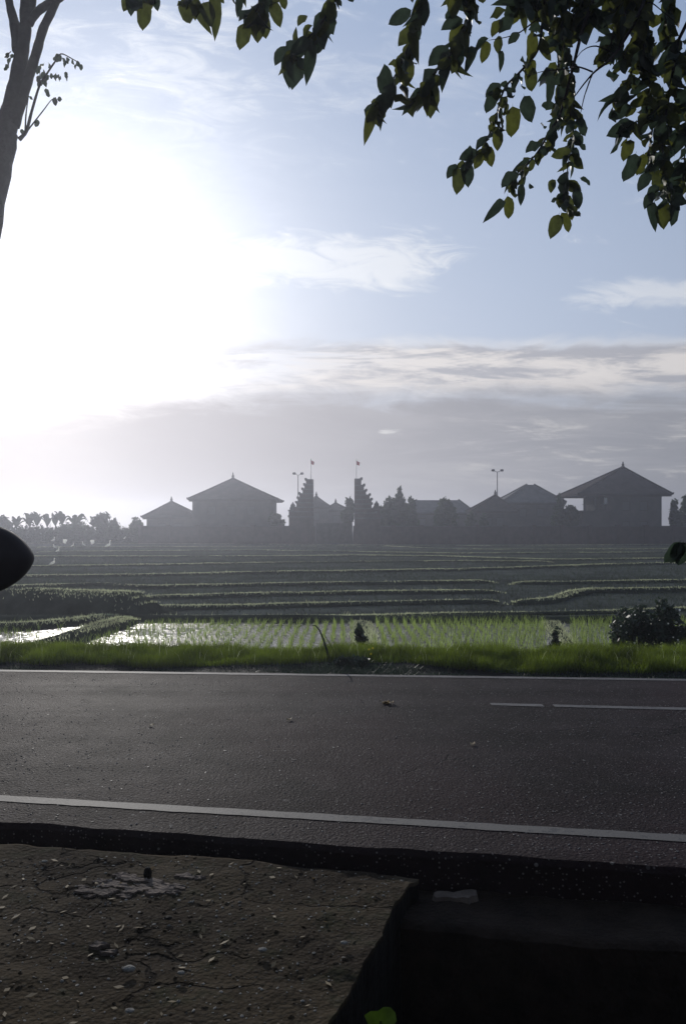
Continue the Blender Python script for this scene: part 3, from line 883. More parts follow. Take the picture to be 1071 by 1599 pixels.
def hip_house(name, label, pxl, pxr, pxa, pye, pya, wl, wr, Y, rm, wm, depth=None, ridge=0.0, finial=.9, corner=True, windows=3, door=True, group=None, floor2=False, pa2=None, zb=-.55, skip_wall=None):
    k = Y / F
    X = lambda px: (px - CX) * k
    Z = lambda py: CAMH + (HOR - py) * k
    bx = X((wl + wr) / 2); root = empty(name, (bx, Y, zb), label, 'house', group)
    def bl(mb, nm, m, par=root, **kw): return mb.build(nm, m, par, off=(bx, Y, zb) if par is root else (bx, Y, zb), **kw)
    w = X(pxr) - X(pxl); dep = depth or w * .9
    y0, y1 = Y - .0, Y + dep
    ze, za = Z(pye), Z(pya)
    mb = MB()
    ym = (y0 + y1) / 2
    rx0, rx1 = (X(pxa), X(pa2)) if pa2 else (X(pxa) - .05, X(pxa) + .05)
    # pa is where the ridge is; front slope runs up to the mid depth
    e = [(X(pxl), y0, ze), (X(pxr), y0, ze), (X(pxr), y1, ze), (X(pxl), y1, ze)]
    kk = (ym) / Y
    zr = CAMH + (HOR - pya) * k * kk
    rx0 *= kk; rx1 *= kk
    r = [(rx0, ym - ridge, zr), (rx1, ym - ridge, zr), (rx1, ym + ridge + .05, zr), (rx0, ym + ridge + .05, zr)]
    mid = [tuple(a[i] * .55 + b[i] * .45 - (0.03 if i == 2 else 0) for i in range(3)) for a, b in zip(e, r)]
    th = .2
    mb.poly(e + mid + r, [(i, (i + 1) % 4, 4 + (i + 1) % 4, 4 + i) for i in range(4)] + [(4 + i, 4 + (i + 1) % 4, 8 + (i + 1) % 4, 8 + i) for i in range(4)] + [(8, 9, 10, 11)])
    eb = [(p[0], p[1], p[2] - th) for p in e]
    mb.poly(e + eb, [(i, 4 + i, 4 + (i + 1) % 4, (i + 1) % 4) for i in range(4)] + [(4, 7, 6, 5)])
    rf = bl(mb, 'roof', rm)
    for i in range(4):
        h = MB(); h.tube([Vector(e[i]) + Vector((0, 0, .06)), Vector(mid[i]) + Vector((0, 0, .06)), Vector(r[i]) + Vector((0, 0, .06))], .13, 6)
        hp = h.build('hip_ridge', rm, rf, off=(bx, Y, zb))
        if corner:
            s = Vector((e[i][0] - (X(pxl) + X(pxr)) / 2, e[i][1] - ym, 0)).normalized()
            c = MB(); p = Vector(e[i]); c.tube([p, p + s * .12 + Vector((0, 0, .04)), p + s * .20 + Vector((0, 0, .18))], [.14, .12, .05], 6)
            c.build('corner_ornament', rm, rf, off=(bx, Y, zb))
    if finial:
        f_ = MB(); f_.lathe([(.26, -.15), (.28, .12), (.14, .22), (.20, .42), (.10, .55), (.07, .8), (.02, finial)], 8, ((rx0 + rx1) / 2 if not pa2 else rx0, ym, zr))
        f_.build('roof_finial', rm, rf, off=(bx, Y, zb))
    x0, x1 = X(wl), X(wr); yi = y0 + w * .06; yo = y1 - w * .06
    # walls
    wz = ze - th + .02
    wallm = MB()
    t = .2
    # front wall with real openings
    ops = []
    if windows:
        sp = (x1 - x0) / (windows + 1)
        for i in range(windows):
            cx_ = x0 + sp * (i + 1)
            ops.append((cx_ - .55, cx_ + .55, wz - 2.0, wz - .75))
            if floor2: ops.append((cx_ - .5, cx_ + .5, wz - 4.7, wz - 3.4))
    cols = sorted({x0, x1, *[o[0] for o in ops], *[o[1] for o in ops]})
    rws = sorted({zb, wz, *[o[2] for o in ops if o[2] > zb], *[o[3] for o in ops]})
    for i in range(len(cols) - 1):
        for j in range(len(rws) - 1):
            cx_, cz_ = (cols[i] + cols[i + 1]) / 2, (rws[j] + rws[j + 1]) / 2
            if any(o[0] < cx_ < o[1] and o[2] < cz_ < o[3] for o in ops): continue
            if skip_wall and skip_wall(cx_, cz_): continue
            wallm.box(cols[i], cols[i + 1], yi, yi + t, rws[j], rws[j + 1])
    wallm.box(x0, x0 + t, yi + t, yo, zb, wz if not skip_wall else wz - 2.6); wallm.box(x1 - t, x1, yi + t, yo, zb, wz); 
    if not skip_wall: wallm.box(x0 + t, x1 - t, yo - t, yo, zb, wz)
    else: wallm.box(x0 + t, x1 - t, yo - t, yo, zb, wz - 2.3); wallm.box(x0 + 5, x1 - t, yo - t, yo, wz - 2.3, wz)
    bl(wallm, 'wall', wm)
    for o in ops:
        fr = MB()
        fr.box(o[0], o[0] + .07, yi + .04, yi + .12, o[2], o[3]); fr.box(o[1] - .07, o[1], yi + .04, yi + .12, o[2], o[3])
        fr.box(o[0] + .07, o[1] - .07, yi + .04, yi + .12, o[3] - .07, o[3]); fr.box(o[0] + .07, o[1] - .07, yi + .04, yi + .12, o[2], o[2] + .07)
        wn = bl(fr, 'window', M['wood'])
        pn = MB(); pn.box(o[0] + .07, o[1] - .07, yi + .07, yi + .09, o[2] + .07, o[3] - .07)
        pn.build('pane', M['glass'], wn, off=(bx, Y, zb))
    # eave board
    fb = MB(); fb.box(X(pxl) + .1, X(pxr) - .1, y0 + .02, y0 + .07, ze - th - .16, ze - th - .002)
    bl(fb, 'eave_board', M['wood'])
    return root, (bx, Y, zb), (x0, x1, yi, yo, wz)


hip_house('village_house', 'low hazy house with a small pyramid roof, leftmost of all the houses', 222, 306, 268, 807, 784, 228, 302, 108, M['roof'], M['wall'], finial=.55, windows=2)
hip_house('village_house', 'tall hazy house with a broad pyramid roof left of the split gate', 294, 432, 364, 779, 748, 299, 422, 103, M['roof'], M['wall'], finial=1.0, windows=3, floor2=True)
# two little roofs between the gate towers
hip_house('village_house', 'small roof with a tall finial seen just right of the left gate tower', 472, 516, 494, 791, 776, 476, 512, 122, M['roof'], M['wall'], finial=.9, windows=1)
hip_house('village_house', 'lowest small roof seen in the middle of the split gate opening', 505, 546, 524, 796, 786, 509, 542, 126, M['roof'], M['wall'], finial=.3, windows=1, corner=False)
hip_house('village_house', 'long low house with a level ridge behind a round bush, right of the gate', 628, 742, 650, 800, 781, 634, 737, 116, M['greyroof'], M['wall'], finial=0, windows=3, corner=False, pa2=716, depth=8)
hip_house('village_house', 'small house with a finial beneath the right floodlight pole', 738, 808, 773, 797, 774, 744, 800, 106, M['roof'], M['wall'], finial=.6, windows=2)
hip_house('village_house', 'house with a steep bare roof between the floodlight pole and the pointed tree', 783, 884, 822, 784, 757, 790, 872, 112, M['greyroof'], M['wall'], finial=0, windows=2, corner=False, pa2=834)

k8 = 100 / F
vx0, vx1 = (912 - CX) * k8, (951 - CX) * k8
vz0, vz1 = CAMH + (HOR - 797) * k8, CAMH + (HOR - 774) * k8
# the last house is built from its own pieces: lower storey, upper room, open veranda
root8, off8, (hx0, hx1, hy0, hy1, hwz) = hip_house('village_house', 'tall dark house with an open upper veranda, rightmost of the houses', 903, 1049, 972, 771, 730, 952, 1036, 100, M['roof'], M['wall'],
    finial=.7, windows=2, floor2=True)
b8 = lambda mb, nm, m, par=None: mb.build(nm, m, par or root8, off=off8)
lw = MB(); lw.box(vx0, hx0 - .003, hy0, hy0 + .2, -.55, vz0 - .15); lw.box(vx0, vx0 + .2, hy0 + .2, hy1, -.55, vz0 - .15); lw.box(vx0 + .2, hx0 - .003, hy1 - .2, hy1, -.55, vz0 - .15)
b8(lw, 'lower_wall', M['wall'])
vf = MB(); vf.box(vx0 - .35, hx0 - .004, hy0 - .35, hy1, vz0 - .148, vz0); b8(vf, 'veranda_floor', M['wall'])
for px in (914, 931, 949):
    x = (px - CX) * k8
    p = MB(); p.box(x - .11, x + .11, hy0 - .25, hy0 - .03, vz0 + .001, hwz); b8(p, 'column', M['wall'])
p = MB(); p.box(vx0, vx0 + .2, hy1 - .22, hy1, vz0 + .001, hwz); b8(p, 'column', M['wall'])
rl = MB(); rl.box(vx0 - .1, hx0 - .01, hy0 - .16, hy0 - .10, vz0 + .75, vz0 + .82)
for i in range(18):
    x = vx0 + .12 + i * (hx0 - vx0 - .2) / 18; rl.box(x, x + .05, hy0 - .15, hy0 - .11, vz0 + .05, vz0 + .75)
b8(rl, 'railing', M['wood'])
cl = empty('hanging_cloth', ((946 - CX) * k8, hy0 - .5, vz0 + .9), 'small white cloth hung on the veranda of the rightmost house', 'cloth')
c_ = MB(); c_.poly([(-.22, 0, .8), (.22, .02, .8), (.18, -.03, 0), (-.16, .03, -.1), (-.22, .03, .8), (.22, .05, .8), (.18, 0, 0), (-.16, .06, -.1)], [(0, 1, 2, 3), (7, 6, 5, 4), (0, 4, 5, 1), (1, 5, 6, 2), (2, 6, 7, 3), (3, 7, 4, 0)])
c_.build('cloth', M['whitecloth'], cl)

# ------------------------------------------------------------------ compound wall
YW = 98.6; kw = YW / F
wx0, wx1 = (216 - CX) * kw, (1180 - CX) * kw
cw = empty('compound_wall', (wx0, YW, -.55), 'long dark boundary wall running in front of all the village houses', 'wall')
m_ = MB(); ztop = CAMH + (HOR - 821) * kw
gx0, gx1 = (492 - CX) * kw, (551 - CX) * kw
m_.box(wx0, gx0, YW, YW + .25, -.55, ztop - .12); m_.box(gx1, wx1, YW, YW + .25, -.55, ztop - .12)
m_.build('masonry', M['brickwall'], cw, off=(wx0, YW, -.55))
m_ = MB(); m_.box(wx0 - .05, gx0, YW - .08, YW + .33, ztop - .118, ztop); m_.box(gx1, wx1, YW - .08, YW + .33, ztop - .118, ztop)
m_.build('coping', M['carved'], cw, off=(wx0, YW, -.55))
pme = MB().box(-.22, .22, -.15, .38, 0, 2.5).box(-.3, .3, -.22, .45, 2.5, 2.62).mesh('pillar')
pme.materials.append(M['brickwall'])
x = wx0 + .3
while x < wx1:
    if not (gx0 - 1 < x < gx1 + 1): mesh_obj('pillar', pme, None, cw, (x - wx0, 0, -.02 + (ztop + .55 - 2.5)))
    x += 3.6
# low inner wall across the gate passage
gp = MB(); gp.box(gx0 + .005, gx1 - .005, YW + 4, YW + 4.25, -.55, ztop + .35)
tag(gp.build('screen_wall', M['carved']), 'low hazy screen wall seen through the opening of the split gate', 'wall')

# ------------------------------------------------------------------ split gate
def gate(sign, px_in, label, tiers, wing):
    k = YW / F; xin = (px_in - CX) * k
    root = empty('gate_tower', (xin, YW, -.55), label, 'gate', 'two halves of the split gate')
    off = (xin, YW, -.55)
    Z = lambda py: CAMH + (HOR - py) * k
    zs = [-.55] + [Z(t[1]) for t in tiers]
    for i, (w, pt) in enumerate(tiers):
        w = w * rnd.uniform(.93, 1.05)
        z0, z1 = zs[i] + (.0 if i == 0 else .12), zs[i + 1]
        xo = xin + sign * w * k
        a, b = sorted((xin, xo)); dpt = .5 + w * k * .35
        t_ = MB(); t_.box(a, b, YW - dpt + .5, YW + dpt + .5, z0, z1); t_.build('tier', M['brickwall'], root, off=off)
        # cornice slab, proud on the outer side and front only
        xo2 = xin + sign * (w * k + .16); a, b = sorted((xin, xo2))
        c = MB(); c.box(a, b, YW - dpt + .35, YW + dpt + .65, z1 + .001, z1 + .119); c.build('cornice', M['carved'], root, off=off)
        # upturned ornament on the outer corner
        o = MB(); s = sign
        o.prism([(xo2 - s * .40, z1 + .119), (xo2 + s * .0, z1 + .119), (xo2 + s * .02, z1 + .22), (xo2 - s * .10, z1 + .30), (xo2 - s * .26, z1 + .26)][::s], YW - dpt + .35, YW - dpt + .75)
        o.build('corner_ornament', M['carved'], root, off=off)
    # side wing
    x0, x1 = sorted(((wing[0] - CX) * k, (wing[1] - CX) * k)); zt = Z(wing[2])
    wg = MB(); wg.box(x0, x1, YW + .1, YW + .9, -.55, zt); wg.build('side_pier', M['brickwall'], root, off=off)
    wc = MB(); wc.box(x0 - .12, x1 + .12, YW, YW + 1.0, zt + .001, zt + .15)
    wc.lathe([(.42, .15), (.40, .45), (.30, .62), (.34, .75), (.12, 1.0), (.03, 1.2)], 10, ((x0 + x1) / 2, YW + .5, zt))
    wc.build('pier_crown', M['carved'], root, off=off)
    return root
gate(-1, 489, 'left half of the stepped stone split gate, its sheer side facing right', [(37, 808), (33, 800), (29, 793), (26, 786), (23.5, 779), (21, 772), (17, 765), (13.5, 758), (11, 750)], (451, 463, 798))
gate(1, 553.5, 'right half of the stepped stone split gate, its sheer side facing left', [(39, 810), (35, 802), (31, 795), (28, 788), (25.5, 781), (23, 774), (19, 767), (14, 759), (10, 749)], (583, 593, 796))

def flag(px, pyt, pyb, side, label, m):
    k = (YW + .6) / F; x = (px - CX) * k; z0 = CAMH + (HOR - pyb) * k; z1 = CAMH + (HOR - pyt) * k
    r = empty('flagpole', (x, YW + .6, z0), label, 'flagpole', 'flagpoles on the split gate')
    p = MB(); p.tube([(0, 0, 0), (0, 0, z1 - z0)], [.05, .03], 6); p.lathe([(.02, 0), (.07, .04), (.06, .1), (.01, .16)], 8, (0, 0, z1 - z0)); p.build('pole', M['whitecloth'], r)
    f_ = MB(); L = z1 - z0
    pts = []
    for i in range(5):
        t = i / 4; pts.append((side * (.03 + t * .42), math.sin(t * 5) * .06, L - .05 - t * .22)); 
    for i in range(5):
        t = i / 4; pts.append((side * (.03 + t * .34), math.sin(t * 5 + .5) * .06, L - .55 - t * .14))
    f_.poly(pts, [(i, i + 1, 6 + i, 5 + i) for i in range(4)])
    o = f_.build('flag', m, r); md = o.modifiers.new('thick', 'SOLIDIFY'); md.thickness = .02
flag(485.5, 718, 749, 1, 'white pole with a small drooping flag on top of the left gate half', M['red'])
flag(556.5, 719, 748, 1, 'white pole with a small square flag on top of the right gate half', M['red'])

def floodlight(px, pyt, Y, label, xl, xr):
    k = Y / F; x = (px - CX) * k; zt = CAMH + (HOR - pyt) * k
    r = empty('floodlight_pole', (x, Y, -.55), label, 'floodlight', 'twin floodlight poles')
    H = zt + .55
    p = MB(); p.tube([(0, 0, 0), (0, 0, H - .15)], [.11, .06], 8); p.build('pole', M['metal'], r)
    a = MB(); a.tube([((xl - px) * k, 0, H), ((xl - px) * k * .6, 0, H - .08), (0, 0, H - .2), ((xr - px) * k * .6, 0, H - .08), ((xr - px) * k, 0, H)], .045, 6); a.build('cross_arm', M['metal'], r)
    for xx in (xl, xr):
        l = MB(); l.lathe([(.06, .16), (.2, .14), (.25, .0), (.25, -.12), (.1, -.18)], 10, ((xx - px) * k, -.05, H + .06)); l.build('lamp_head', M['dark'], r)
floodlight(465.5, 740, 110, 'floodlight pole with two round heads, left of the split gate', 459.5, 471.5)
floodlight(776, 735, 109, 'floodlight pole with two round heads, over the small roof at the right', 769.5, 783)

# ------------------------------------------------------------------ far trees
def crown(name, root, blobs, n, size, m, off, flat=.8):
    """leaf-sized triangles and quads through a set of ellipsoids; blobs (x,y,z,rx,ry,rz)"""
    B = np.array(blobs); vol = B[:, 3] * B[:, 4] * B[:, 5]; pr = vol ** .75; pr /= pr.sum()
    idx = rng.choice(len(B), n, p=pr)
    d = rng.normal(size=(n, 3)); d /= np.linalg.norm(d, axis=1)[:, None]
    rad = rng.uniform(.35, 1.04, n) ** .6
    rough_ = 1 + .22 * np.sin(d[:, 0] * 7 + idx) * np.sin(d[:, 2] * 6 + idx * 2)
    c = B[idx, :3] + d * (rad * rough_)[:, None] * B[idx, 3:]
    a = rng.normal(size=(n, 3)); a /= np.linalg.norm(a, axis=1)[:, None]
    b = np.cross(a, rng.normal(size=(n, 3))); b /= np.linalg.norm(b, axis=1)[:, None]
    s = size * rng.uniform(.6, 1.5, n)[:, None]
    V = np.stack([c - a * s, c - b * s * .45, c + a * s, c + b * s * .45], 1).reshape(-1, 3) - np.array(off)
    Fq = np.arange(n * 4).reshape(n, 4)
    return mesh_obj(name, np_mesh(name, V, Fq), m, root)

def tree(px, pyt, Y, wpx, label, shape='round', n=1600, size=.28, group=None, cat='tree', pyb=846, name='tree', zb=-.55, m=None):
    k = Y / F; x = (px - CX) * k; zt = CAMH + (HOR - pyt) * k; w = wpx * k / 2
    off = (x, Y, zb); root = empty(name, off, label, cat, group)
    H = zt - zb
    t = MB(); pts = [(0, 0, 0), (w * .06, 0, H * .3), (-w * .05, .1, H * .6), (0, 0, H * .85)]
    t.tube(pts, [H * .035 + .05, H * .028 + .03, H * .018 + .02, .03], 7)
    for q in range(4):
        an = rnd.uniform(0, 6.28); t.tube([(w * .03, 0, H * (.3 + .1 * q)), (math.cos(an) * w * .5, math.sin(an) * w * .4, H * (.45 + .1 * q))], [.07, .02], 5)
    t.build('trunk', M['bark'], root)
    bl = []
    if shape == 'round':
        for q in range(9):
            an = rnd.uniform(0, 6.28); rr = rnd.uniform(.2, .6)
            bl.append((x + math.cos(an) * w * rr, Y + math.sin(an) * w * rr, zb + H * rnd.uniform(.45, .8), w * rnd.uniform(.3, .5), w * rnd.uniform(.3, .5), H * rnd.uniform(.12, .2)))
        bl.append((x, Y, zt - H * .14, w * .45, w * .45, H * .14))
    elif shape == 'cone':
        for q in range(11):
            t_ = q / 10; r_ = w * (1 - t_) ** .8 * .8 + .12
            for s_ in range(3 if q < 8 else 1):
                an = rnd.uniform(0, 6.28); o_ = r_ * .5 if q < 8 else 0
                bl.append((x + math.cos(an) * o_, Y + math.sin(an) * o_, zb + H * (.25 + .70 * t_), r_ * .6, r_ * .6, H * .07))
    elif shape == 'dome':
        for q in range(10):
            an = rnd.uniform(0, 6.28); bl.append((x + math.cos(an) * w * .4, Y + math.sin(an) * w * .4, zb + H * rnd.uniform(.3, .62), w * .5, w * .5, H * .25))
        bl.append((x, Y, zb + H * .78, w * .5, w * .5, H * .2))
    crown('crown', root, bl, n, size, m or M['far_leaf'], off)
    return root
tree(624, 755, 103, 40, 'pointed tree of stacked clumps just right of the split gate', 'cone', 3200, .3)
tree(611, 773, 104, 36, 'lower bushy tree at the left foot of the pointed tree by the gate', 'dome', 2200, .28)
tree(643, 774, 105, 26, 'lower bushy tree at the right foot of the pointed tree by the gate', 'dome', 1800, .28)
tree(545, 777, 103, 26, 'shaggy tree leaning on the sheer side of the right gate half', 'round', 1600, .26)
tree(593, 790, 102, 24, 'low tree between the right gate half and the pointed tree', 'round', 1200, .26)
tree(696, 775, 101, 40, 'round bush rising in front of the long level roof', 'dome', 3000, .28)
tree(873, 768, 102, 34, 'cone shaped tree between the steep roof and the veranda house', 'cone', 2600, .26)
tree(890, 788, 101.5, 26, 'short bushy tree beside the cone shaped tree', 'round', 1300, .26)
tree(1052, 778, 103, 22, 'thin tree at the right edge beside the tallest roof', 'round', 1100, .24)
tree(1075, 770, 106, 40, 'spreading tree beyond the right end of the village', 'round', 1600, .28)
tree(472, 792, 103, 30, 'bush at the foot of the left gate half', 'dome', 1400, .26)
tree(432, 802, 101, 30, 'ragged low bush between the broad roofed house and the gate', 'round', 1200, .26)
tree(213, 806, 104, 24, 'small round tree touching the leftmost house', 'dome', 1300, .24)
tree(163, 800, 106, 44, 'feathery spreading tree on the left skyline', 'round', 1500, .22)
tree(180, 805, 104, 18, 'thin upright tree right of the feathery one on the skyline', 'cone', 800, .22)
tree(2, 806, 108, 50, 'broad low tree at the left end of the skyline', 'round', 1700, .26)
tree(120, 812, 110, 60, 'low wide bush behind the bending banana plant', 'dome', 1600, .26)
tree(735, 800, 101, 20, 'low bush at the right end of the long level roof', 'round', 900, .24)
tree(755, 803, 100.5, 16, 'low bush at the left corner of the house under the floodlight pole', 'round', 800, .24)
# hedge below the left skyline (a mass nobody could count)
bl = []
for i in range(70):
    px = -80 + i * 4.4; k = 100 / F
    bl.append(((px - CX) * k, 100 + rnd.uniform(-.8, 1.2),   .25 + rnd.uniform(-.2, .2), .8, .7, 1.35 + rnd.uniform(-.1, .45)))
o = crown('hedge', None, bl, 16000, .2, M['far_leaf'], (0, 0, 0)); tag(o, kind='stuff')

def banana(px, pyt, Y, n, label, droop=1.0):
    k = Y / F; x = (px - CX) * k; H = CAMH + (HOR - pyt) * k + .55
    r = empty('banana_plant', (x, Y, -.55), label, 'banana plant', 'banana plants on the left skyline')
    s = MB(); s.tube([(0, 0, 0), (.05, 0, H * .3), (.02, 0, H * .6)], [.16, .13, .07], 7); s.build('stem', M['far_leaf'], r)
    for i in range(n):
        an = i * 2.4 + px; up = rnd.uniform(.25, .46) * H; out = rnd.uniform(.5, 1.5) * droop
        m_ = MB(); ctr = []; wd = []
        for j in range(8):
            t = j / 7
            ctr.append(Vector((.02 + math.cos(an) * out * t, math.sin(an) * out * t, H * .58 + up * math.sin(t * (1.6 + .7 * droop))  )))
            wd.append(.33 * math.sin(min(1, t * 1.05 + .06) * PI) + .02)
        sd = Vector((-math.sin(an), math.cos(an), .25)).normalized()
        vs = []
        for c, w in zip(ctr, wd): vs += [c - sd * w - Vector((0, 0, w * .4)), c, c + sd * w - Vector((0, 0, w * .4))]
        fs = []
        for j in range(7): fs += [(3 * j, 3 * j + 1, 3 * j + 4, 3 * j + 3), (3 * j + 1, 3 * j + 2, 3 * j + 5, 3 * j + 4)]
        m_.poly(vs, fs); m_.build('leaf', M['far_leaf'], r)
for px, py, dr, lb in ((26, 806, 1, 'leftmost banana plant on the skyline'), (46, 802, .9, 'banana plant with upright leaves, second from the left on the skyline'), (58, 800, .8, 'tall narrow banana plant in the left skyline clump'),
                       (74, 803, 1, 'bushy banana plant in the middle of the left skyline clump'), (87, 800, 1, 'banana plant right of the bushy one on the skyline'), (97, 799, .8, 'tallest banana plant of the left skyline clump'),
                       (118, 802, 1.7, 'wide arching banana plant standing apart at the right of the clump')):
    banana(px, py, 103 + (px % 5), 8, lb, dr)

# ------------------------------------------------------------------ egrets on the bunds
def egret(px, py, hpx, label, facing=1, wing=False):
    y = (CAMH - ZF - .15) * F / (py - HOR); y = min(y, 92)
    k = y / F; x = (px - CX) * k; H = max(.45, hpx * k) * 1.2; z = CAMH + (HOR - py) * k
    r = empty('egret', (x, y, z), label, 'bird', 'white egrets on the field bunds', rz=0 if facing > 0 else PI)
    b = MB(); b.tube([(-.30 * H, 0, .42 * H), (-.16 * H, 0, .47 * H), (0, 0, .54 * H), (.10 * H, 0, .60 * H), (.14 * H, 0, .70 * H), (.11 * H, 0, .80 * H), (.13 * H, 0, .90 * H), (.17 * H, 0, .955 * H), (.22 * H, 0, .95 * H)],
                     [.02 * H, .09 * H, .12 * H, .10 * H, .05 * H, .035 * H, .035 * H, .05 * H, .02 * H], 8)
    b.build('body', M['white'], r, smooth=True)
    bk_ = MB(); bk_.tube([(.215 * H, 0, .95 * H), (.34 * H, 0, .925 * H)], [.016 * H, .004 * H], 5); bk_.build('beak', M['beak'], r)
    for s in (-1, 1):
        l = MB(); l.tube([(-.01 * H, s * .04 * H, .46 * H), (.03 * H, s * .04 * H, .24 * H), (0, s * .04 * H, .01 * H), (.08 * H, s * .04 * H, .0)], .012 * H + .004, 5); l.build('leg', M['blackleg'], r)
        w = MB()
        if wing:
            w.poly([(.08 * H, s * .08 * H, .62 * H), (-.22 * H, s * .08 * H, .52 * H), (-.30 * H, s * .40 * H, .95 * H), (-.02 * H, s * .34 * H, 1.02 * H)], [(0, 1, 2, 3), ])
        else:
            w.poly([(.08 * H, s * .10 * H, .62 * H), (-.05 * H, s * .125 * H, .60 * H), (-.36 * H, s * .05 * H, .40 * H), (-.10 * H, s * .125 * H, .44 * H)], [(0, 1, 2, 3)])
        o = w.build('wing', M['white'], r); md = o.modifiers.new('thick', 'SOLIDIFY'); md.thickness = .02
for a in ((84, 849, 9, 'white egret furthest left, highest of the left trio', 1), (101, 853, 9, 'white egret just right of the left trio', -1, True), (86, 860, 9, 'white egret lowest left of the trio', -1),
          (91, 866, 10, 'white egret closest to the road in the left trio', 1), (114, 857, 8, 'slim white egret between the left trio and the middle pair', 1), (131, 856, 9, 'left bird of the middle pair of white egrets', -1),
          (146, 854, 9, 'right bird of the middle pair of white egrets, wings raised', 1, True), (170, 860, 14, 'tallest white egret, at the right of the flock', 1), (195, 844, 5, 'tiny white egret alone to the right of the flock', 1),
          (83, 888, 8, 'white egret alone on the bund below the flock', 1)):
    egret(a[0], a[1], a[2], a[3], a[4], a[5] if len(a) > 5 else False)

# ------------------------------------------------------------------ leaves
def leaf_mesh(name, wid, fold, curl, wave):
    """pointed ovate leaf, unit length along +Y, 5 stations x 3 points, solid look from both sides"""
    st = [(0, 0.0), (.04, .22), (.16, .72), (.36, .98), (.58, 1.0), (.77, .76), (.90, .40), (.955, .14), (1.0, 0.0)]
    vs = []; fs = []
    for t, w in st:
        ww = wid * w * .5
        zc = -curl * t * t; wv = wave * math.sin(t * 9)
        vs += [(-ww, t - curl * .15 * t, zc + fold * ww + wv * ww), (0, t - curl * .15 * t, zc), (ww, t - curl * .15 * t, zc + fold * ww - wv * ww)]
    for i in range(len(st) - 1):
        fs += [(3 * i, 3 * i + 1, 3 * i + 4, 3 * i + 3), (3 * i + 1, 3 * i + 2, 3 * i + 5, 3 * i + 4)]
    vs += [(0, -.12, .01), (.008, 0, 0), (-.008, 0, 0)]; n = len(vs)
    fs.append((n - 3, n - 2, n - 1))
    me = bpy.data.meshes.new(name); me.from_pydata(vs, [], fs); me.update(); me.shade_smooth()
    return me
LM = []
for mi, mm in enumerate(('leaf', 'leaf2', 'leaf3')):
    for (w, f_, c_, wv) in ((.50, .5, .15, .25), (.58, .25, .35, .5), (.40, 1.3, .75, .3), (.54, .2, -.3, .6)):
        me = leaf_mesh('leaf', w, f_, c_, wv); me.materials.append(M[mm]); LM.append(me)

def place_leaf(parent, root_loc, base, dirn, L, mi=None, nrm=None, name='leaf', wscale=1.0):
    me = LM[mi if mi is not None else rnd.choices(range(12), weights=[5] * 4 + [6] * 4 + [1.6] * 4)[0]]
    o = bpy.data.objects.new(name, me); C.objects.link(o); o.parent = parent
    y = Vector(dirn).normalized()
    nv = Vector(nrm) if nrm is not None else Vector((rnd.gauss(0, 1.1), -1, rnd.gauss(0, .7)))
    z = (nv - y * nv.dot(y)).normalized(); x = y.cross(z)
    Mx = Matrix((x * L * wscale, y * L, z * L)).transposed().to_4x4()
    Mx.translation = Vector(base) - Vector(root_loc)
    o.matrix_local = Mx
    return o

# overhanging tree: trunk stands right of the view, branches come over the road
TR = Vector((4.1, -.6, ZV))
tr = empty('overhanging_tree', TR, 'leafy tree overhead whose drooping branches hang into the top of the view', 'tree')
def twig_obj(name, pts, radii, parent, root_loc, m='bark', n=5):
    t = MB(); t.tube(pts, radii, n); return t.build(name, M[m], parent, off=root_loc, smooth=True)
twig_obj('trunk', [TR, TR + Vector((-.1, .1, 1.5)), TR + Vector((-.3, .4, 3.0)), TR + Vector((-.7, 1.1, 4.6)), TR + Vector((-1.4, 2.2, 6.1))], [.28, .23, .2, .16, .10], tr, TR, n=10)
hub = P(1010, -260, 3.9)
twig_obj('limb', [TR + Vector((-.7, 1.1, 4.6)), Vector((2.6, 2.3, 4.9)), hub], [.10, .07, .04], tr, TR, n=7)
twig_obj('limb', [TR + Vector((-.3, .4, 3.0)), Vector((2.9, 1.6, 4.0)), P(1120, -60, 3.5)], [.09, .06, .03], tr, TR, n=7)
hub2 = P(600, -330, 3.8); hub3 = P(300, -260, 3.9)
twig_obj('limb', [hub, P(800, -330, 3.9), hub2, P(450, -300, 3.9), hub3], [.04, .032, .026, .02, .014], tr, TR, n=7)

def bez(pts, k=5):
    """smooth polyline through pixel points"""
    out = []
    P_ = [pts[0]] + list(pts) + [pts[-1]]
    for i in range(1, len(P_) - 2):
        for j in range(k):
            t = j / k
            out.append(tuple(.5 * ((2 * P_[i][q]) + (-P_[i - 1][q] + P_[i + 1][q]) * t + (2 * P_[i - 1][q] - 5 * P_[i][q] + 4 * P_[i + 1][q] - P_[i + 2][q]) * t * t + (-P_[i - 1][q] + 3 * P_[i][q] - 3 * P_[i + 1][q] + P_[i + 2][q]) * t ** 3) for q in range(len(pts[0]))))
    out.append(tuple(pts[-1])); return out

